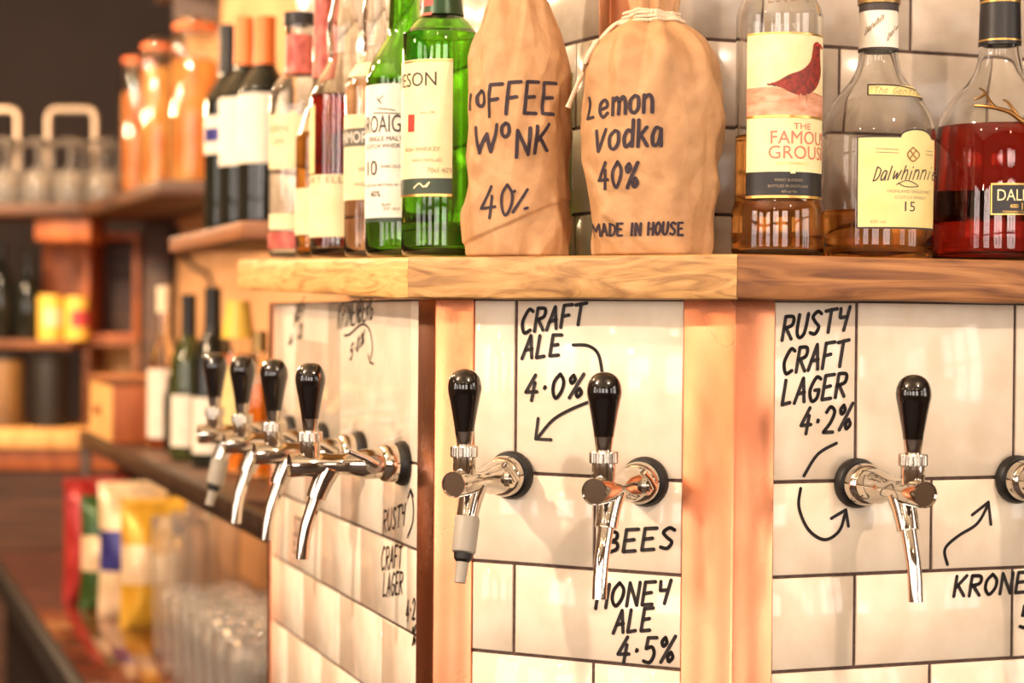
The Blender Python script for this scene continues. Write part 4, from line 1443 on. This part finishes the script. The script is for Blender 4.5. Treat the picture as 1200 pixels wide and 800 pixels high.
packet('red crisp packet at the far end under the rack', 112, 3.91, 0.14, 0.26, M['crisp_red'], M['crisp_red'], 0.3)
packet('dark green and cream crisp packet beside the red one', 131, 3.80, 0.13, 0.235, M['crisp_green'], M['crisp_white'], 0.2)
packet('cream and blue crisp packet leaning beside the yellow one', 156, 3.71, 0.14, 0.27, M['crisp_white'], M['crisp_blue'], 0.2)
packet('yellow and cream crisp packet beside the tall glasses', 180, 3.58, 0.13, 0.25, M['crisp_yellow'], M['crisp_white'], 0.2)

# ------------------------------------------------------------------ wine shelf and jars on the plaster wall
ZW = HC + 0.130
sh = empty('wine_shelf', (wallx(2.6), 2.6, ZW), 0, 'short dark brown shelf holding the wine bottles behind the ledge', 'shelf')
TS = Matrix.Translation((-wallx(2.6), -2.6, -ZW))
fx = lambda Y: -0.408 - 0.359 * (Y - 2.62)
MB().prism(rowpoly(fx, lambda Y: wallx(Y) - 0.002, 2.5, 3.06), ZW - 0.024, ZW, 0, TS).build('shelf_board', M['wood_mid'], sh, bevel=0.002, recalc=True)
for Y in (2.6, 2.98):
    MB().box(wallx(Y) - 0.12, wallx(Y) - 0.01, Y, Y + 0.02, ZW - 0.10, ZW - 0.0245, 0, TS).build('bracket', M['steel_dark'], sh)
WG = 'wine bottles on the short brown shelf'
wp = lambda c: [(30, None), (30.5, 258), (30.5, 120), (29, 106), (22, 92), (14, 80), (12, 70), (11.5, 40), (12, 20)]
wine('wine_bottle', 'dark wine bottle with cream label and orange capsule, nearest on the brown shelf', 'bottle', 309, 2.65, ZW + 0.0004, wp(0), M['glass_wine'], WG, M['cap_orange'], (20, 76), M['label_white'], (112, 193), (-1.45, 0.6))
wine('wine_bottle', 'dark wine bottle with cream label and orange capsule, second on the brown shelf', 'bottle', 286, 2.76, ZW + 0.0004,
     [(29, None), (29.5, 258), (29.5, 126), (28, 110), (21, 96), (13, 84), (12, 74), (11.5, 44), (12, 21)], M['glass_wine'], WG, M['cap_orange'], (21, 77), M['label_white'], (117, 196), (-1.45, 0.6))
w = wine('wine_bottle', 'dark wine bottle with black neck and purple printed label on the brown shelf', 'bottle', 267, 2.87, ZW + 0.0004,
         [(27, None), (27.5, 262), (27.5, 132), (26, 116), (19, 102), (12, 90), (11, 80), (10.5, 50), (11, 30)], M['glass_wine'], WG, M['cap_black'], (30, 84), M['label_white'], (138, 182), (-1.5, 0.9))
w.patch(-1.45, 0.6, 152, 168, M['crisp_blue'], 'label_band', 0.0010)

ZJ = HC + 0.305
js = empty('corner_shelf', (-0.9, 4.6, ZJ), 0, 'dark wooden shelf carrying the tall jars and upturned glasses', 'shelf')
TJ = Matrix.Translation((0.9, -4.6, -ZJ))
jx = lambda Y: -0.80 - 0.42 * (Y - 4.15)
MB().prism(rowpoly(jx, lambda Y: wallx(Y) - 0.003, 4.12, 5.3), ZJ - 0.035, ZJ, 0, TJ).build('shelf_board', M['wood_dark'], js, bevel=0.003, recalc=True)
MB().prism([Vector((-2.6, 5.02)), Vector((jx(5.02) - 0.002, 5.02)), Vector((jx(5.3) - 0.002, 5.3)), Vector((-2.6, 5.3))], ZJ - 0.035, ZJ, 0, TJ).build('shelf_board', M['wood_dark'], js, bevel=0.003, recalc=True)


hs = empty('shading_high_shelf', (wallx(4), 4.0, HC + 0.80), 0, 'dark high shelf board added above the jars to shade the plaster wall', 'shelf')
TH = Matrix.Translation((-wallx(4), -4.0, -HC - 0.80))
MB().prism(rowpoly(lambda Y: wallx(Y) - 0.14, lambda Y: wallx(Y) - 0.003, 2.6, 4.75), HC + 0.80, HC + 0.835, 0, TH).build('shelf_board', M['wood_dark'], hs, bevel=0.003, recalc=True)  # guessed board, added to shade the plaster and block the bulbs
for Y in (3.2, 4.6):
    MB().box(wallx(Y) - 0.12, wallx(Y) - 0.01, Y, Y + 0.02, HC + 0.70, HC + 0.7995, 0, TH).build('bracket', M['steel_dark'], hs)


def jar(label, px, Y, wpx, top, fill, lvl):
    zs = ZJ + 0.0004
    p = at(px, 200, Y)
    r = wpx / 2 * Y / F
    h = at(px, top, Y).z - zs
    root = empty('storage_jar', (p.x, p.y, zs), face_cam(p), label, 'jar', 'tall clip jars on the corner shelf')
    pr = [(r * 0.95, 0), (r, 0.02), (r, h * 0.80), (r * 0.96, h * 0.86), (r * 0.80, h * 0.91), (r * 0.80, h * 0.93)]
    glass_shell(pr, 0.004, 0.008, 40).build('glass_body', M['glass'], root)
    MB().lathe([(0, 0.010), (r - 0.006, 0.010), (r - 0.0055, h * lvl), (r * 0.6, h * lvl + 0.008), (0, h * lvl + 0.01)], 36).build('contents', fill, root)
    MB().lathe([(0, h * 0.93), (r * 0.84, h * 0.93), (r * 0.86, h * 0.945), (r * 0.84, h * 0.96), (0, h * 0.96)], 36).build('rubber_seal', M['lid_orange'], root)
    ld = MB().lathe([(0, h * 0.96), (r * 0.84, h * 0.96), (r * 0.84, h * 0.98), (r * 0.5, h * 0.998), (0, h)], 36).build('lid', M['glass'], root)
    cl = MB()
    cl.tube([(-r * 0.3, -r * 0.88, h * 0.97), (-r * 0.25, -r * 1.02, h * 0.88), (r * 0.25, -r * 1.02, h * 0.88), (r * 0.3, -r * 0.88, h * 0.97)], 0.0022, 8)
    cl.tube([(r * 0.86 * math.sin(a), -r * 0.86 * math.cos(a), h * 0.90) for a in [2 * PI * i / 24 for i in range(25)]], 0.002, 8)
    cl.build('wire_clip', M['chrome'], root)
    return root


jar('biggest clip top jar of yellow preserve, nearest of the shelf jars', 228, 4.40, 60, 22, M['pasta'], 0.74)
jar('clip top jar of golden preserve between two other jars', 186, 4.72, 48, 46, M['pasta'], 0.80)
jar('smallest clip top jar with orange contents beside the glass row', 160, 5.08, 38, 62, M['orange_fill'], 0.72)

# stemmed glasses upside down along the shelf
gr = MB()
hg = 0.175
pr = [(0.036, 0.0), (0.0372, 0.001), (0.041, 0.03), (0.040, 0.06), (0.028, 0.085), (0.010, 0.098), (0.0045, 0.104), (0.004, 0.150), (0.006, 0.158), (0.030, 0.1715), (0.031, 0.1735), (0.030, 0.175), (0, 0.175)]
inn = [(0, 0.090), (0.024, 0.083), (0.0385, 0.060), (0.0395, 0.03), (0.0358, 0.0015)]
g1 = gr.lathe([(0.036, 0.0)] + pr[1:], 28).lathe(inn + [(0.036, 0.0)], 28).build('wine_glass', M['glass_bar'])
LW = 'upturned stemmed glass in the row on the dark corner shelf'
tag(g1, LW, 'glass', 'upturned wine glasses on the corner shelf')
first = True
for row, Y in enumerate((5.06, 5.14, 5.22)):
    X = (-1.12, -1.10, -1.06)[row] + 0.088
    for i in range(7):
        X -= 0.088
        o = g1 if first else g1.copy()
        if not first:
            COL.objects.link(o)
        first = False
        o.location = (X, Y, ZJ + 0.0005)
for lab, xa, xb in (('pale metal hoop rail rising behind the upturned glasses, nearer the jars', 57, 112), ('pale metal hoop rail behind the upturned glasses at the left edge', -28, 21)):
    Y = 5.285
    A, B = at(xa, 128, Y), at(xb, 128, Y)
    z0 = ZJ
    rr = 0.010
    pts = [(A.x, Y, z0), (A.x, Y, A.z - 0.02), (A.x + 0.006, Y, A.z - 0.006), (A.x + 0.02, Y, A.z), (B.x - 0.02, Y, A.z), (B.x - 0.006, Y, A.z - 0.006), (B.x, Y, A.z - 0.02), (B.x, Y, z0)]
    c = Vector(((A.x + B.x) / 2, Y, z0))
    o = MB().tube(pts, rr, 12, 0, Matrix.Translation(-c)).build('hoop_rail', M['rail'])
    o.location = c
    tag(o, lab, 'rail', 'hoop rails on the corner shelf')

# timber post, crates and far counter below the corner shelf
pp = MB()
A, B = at(167, 400, 5.22), at(200, 400, 5.22)
pp.box(A.x, B.x, 5.22, 5.30, 0, ZJ - 0.0355)
o = pp.build('timber_post', M['wood_dark'], bevel=0.004)
tag(o, 'brown timber post holding up the corner shelf', 'post')


def crate(label, xa, xb, ya, yb_, Y, dep, m, mi):
    A, B = at(xa, yb_, Y), at(xb, ya, Y)
    w_, h_ = B.x - A.x, B.z - A.z
    root = empty('wooden_crate', (A.x, Y, A.z), 0, label, 'crate', 'open wooden crates under the corner shelf')
    t = 0.018
    MB().box(0, w_, 0, dep, 0, t).build('bottom_board', m, root, bevel=0.001)
    MB().box(0, w_, 0, dep, h_ - t, h_).build('top_board', m, root, bevel=0.001)
    MB().box(0, t, 0, dep, t, h_ - t).build('side_board', m, root, bevel=0.001)
    MB().box(w_ - t, w_, 0, dep, t, h_ - t).build('side_board', m, root, bevel=0.001)
    MB().box(t, w_ - t, dep - 0.012, dep, t, h_ - t).build('back_board', mi, root)
    return root, A, B


ZF = at(50, 505, 4.95).z
c1, A1_, B1_ = crate('open dark wooden crate on its side, upper of the pair by the post', 97, 164, 272, 398, 5.25, 0.22, M['wood_orange'], M['wood_dark'])
zc2 = at(100, 398, 5.25)
A2_ = at(97, 505, 5.25)
c2 = empty('wooden_crate', (A1_.x, 5.25, 0), 0, 'open pale wooden crate below the dark one by the post', 'crate', 'open wooden crates under the corner shelf')
w_ = B1_.x - A1_.x
z0, z1 = ZF + 0.001, A1_.z - 0.0005
for nm, q in (('bottom_board', (0, w_, 0, .22, z0, z0 + .018)), ('top_board', (0, w_, 0, .22, z1 - .018, z1)), ('side_board', (0, .018, 0, .22, z0 + .018, z1 - .018)), ('side_board', (w_ - .018, w_, 0, .22, z0 + .018, z1 - .018)), ('back_board', (.018, w_ - .018, .205, .22, z0 + .018, z1 - .018))):
    MB().box(*q).build(nm, M['wood_ply'] if nm == 'back_board' else M['wood_mid'], c2, bevel=0.001)
# small shelf at the far left with tins
ZS = at(50, 398, 5.2).z
o = MB().box(at(-60, 398, 5.15).x, A1_.x - 0.003, 5.12, 5.42, ZS - 0.022, ZS).build('wall_shelf', M['wood_mid'], bevel=0.002)
tag(o, 'low brown shelf board left of the dark crate, under the painted tins', 'shelf')
o = MB().box(at(42, 300, 5.32).x, A1_.x - 0.002, 5.40, 5.42, ZS, at(50, 275, 5.4).z).build('shelf_panel', M['wood_orange'], bevel=0.002)
tag(o, 'orange wooden panel standing behind the painted tins', 'panel')
o = MB().box(at(40, 250, 5.05).x, at(105, 250, 5.05).x, 5.06, 5.26, ZJ - 0.10, ZJ - 0.0355).build('hanging_drawer', M['wood_orange'], bevel=0.003)
tag(o, 'orange wooden drawer box fixed under the corner shelf', 'drawer')


def tin(label, px, Y, r, h, m, m2):
    p = at(px, 380, Y)
    root = empty('painted_tin', (p.x, p.y, ZS + 0.0004), face_cam(p), label, 'tin', 'painted tins on the low shelf')
    MB().lathe([(0, 0), (r, 0), (r, h * 0.94), (r * 0.96, h), (r * 0.9, h), (r * 0.9, h * 0.97), (0, h * 0.97)], 28).build('body', m, root)
    MB().lathe([(r * 0.98, h * 0.3), (r + 0.001, h * 0.3), (r + 0.001, h * 0.7), (r * 0.98, h * 0.7)], 28, a0=-0.5, a1=1.4).build('painted_patch', m2, root)


tin('rounded cream and yellow tin, left of the painted pair', 59, 5.22, 0.034, 0.125, M['mug_yellow'], M['mug_white'])
tin('yellow and pink tin nearest the dark crate', 90, 5.22, 0.034, 0.120, M['mug_yellow'], M['mug_pink'])
for lab, px, hh in (('dark bottle standing on the low shelf at the left edge', 1, 0.27), ('dark bottle on the low shelf beside the painted tins', 33, 0.24)):
    p = at(px, 380, 5.25)
    root = empty('wine_bottle', (p.x, p.y, ZS + 0.0004), 0, lab, 'bottle', 'dark bottles on the low shelf')
    MB().lathe([(0, 0), (0.034, 0), (0.036, 0.004), (0.036, hh * 0.6), (0.030, hh * 0.68), (0.014, hh * 0.76), (0.0125, hh * 0.97), (0.012, hh), (0, hh)], 28).build('glass_body', M['glass_wine'], root)
    MB().lathe([(0.012, hh * 0.84), (0.0145, hh * 0.84), (0.0145, hh), (0, hh + 0.002)], 24).build('capsule', M['cap_black'], root)

fc_ = empty('far_counter', (-1.6, 4.95, 0), 0, 'wooden side counter with pale top at the far left end of the bar', 'counter')
TF = Matrix.Translation((1.6, -4.95, 0))
xr = at(138, 500, 4.95).x
MB().box(-2.8, xr, 4.93, 5.48, ZF - 0.045, ZF, 0, TF).build('worktop', M['wood_ply'], fc_, bevel=0.003)
MB().box(-2.8, xr - 0.01, 4.96, 5.46, ZF - 0.105, ZF - 0.0455, 0, TF).build('drawer_front', M['wood_orange'], fc_, bevel=0.002)
MB().box(-2.8, xr - 0.01, 4.98, 5.44, 0, ZF - 0.1055, 0, TF).build('lower_panel', M['wood_dark'], fc_)
for lab, px, r, y0, m in (('tall black canister on the far counter beside the crates', 58, 0.052, 412, M['black_matt']), ('dull olive canister on the far counter at the left edge', 6, 0.055, 410, noisy('olive enamel', C(126, 92, 50), C(96, 70, 38), (8, 8, 8), 3, 0.5))):
    p = at(px, 500, 5.15)
    h = at(px, y0, 5.15).z - ZF
    root = empty('canister', (p.x, p.y, ZF + 0.0005), 0, lab, 'canister', 'canisters on the far counter')
    MB().lathe([(0, 0), (r, 0), (r, h * 0.86), (r * 0.98, h * 0.87), (0, h * 0.87)], 32).build('body', m, root)
    MB().lathe([(0, h * 0.87), (r * 1.02, h * 0.87), (r * 1.02, h * 0.95), (r * 0.3, h * 0.97), (r * 0.25, h), (0, h)], 32).build('lid', M['black_matt'], root)
# cable down the plaster wall
pts = []
for x, y in sl('212,268 214,288 226,310 246,322 254,345'):
    u = ray(x, y)
    # on the plaster wall plane
    w0 = Vector((wallx(3), 3))
    k = BN.dot(w0) / (BN.x * u.x + BN.y * u.y)
    p = u * k
    pts.append((p.x - 0.006, p.y, p.z + HC))
c = Vector(pts[0])
o = MB().tube(pts, 0.006, 8, 0, Matrix.Translation(-c)).build('cable', M['black_matt'])
o.location = c
tag(o, 'dark cable looping down the ochre plaster wall', 'cable')
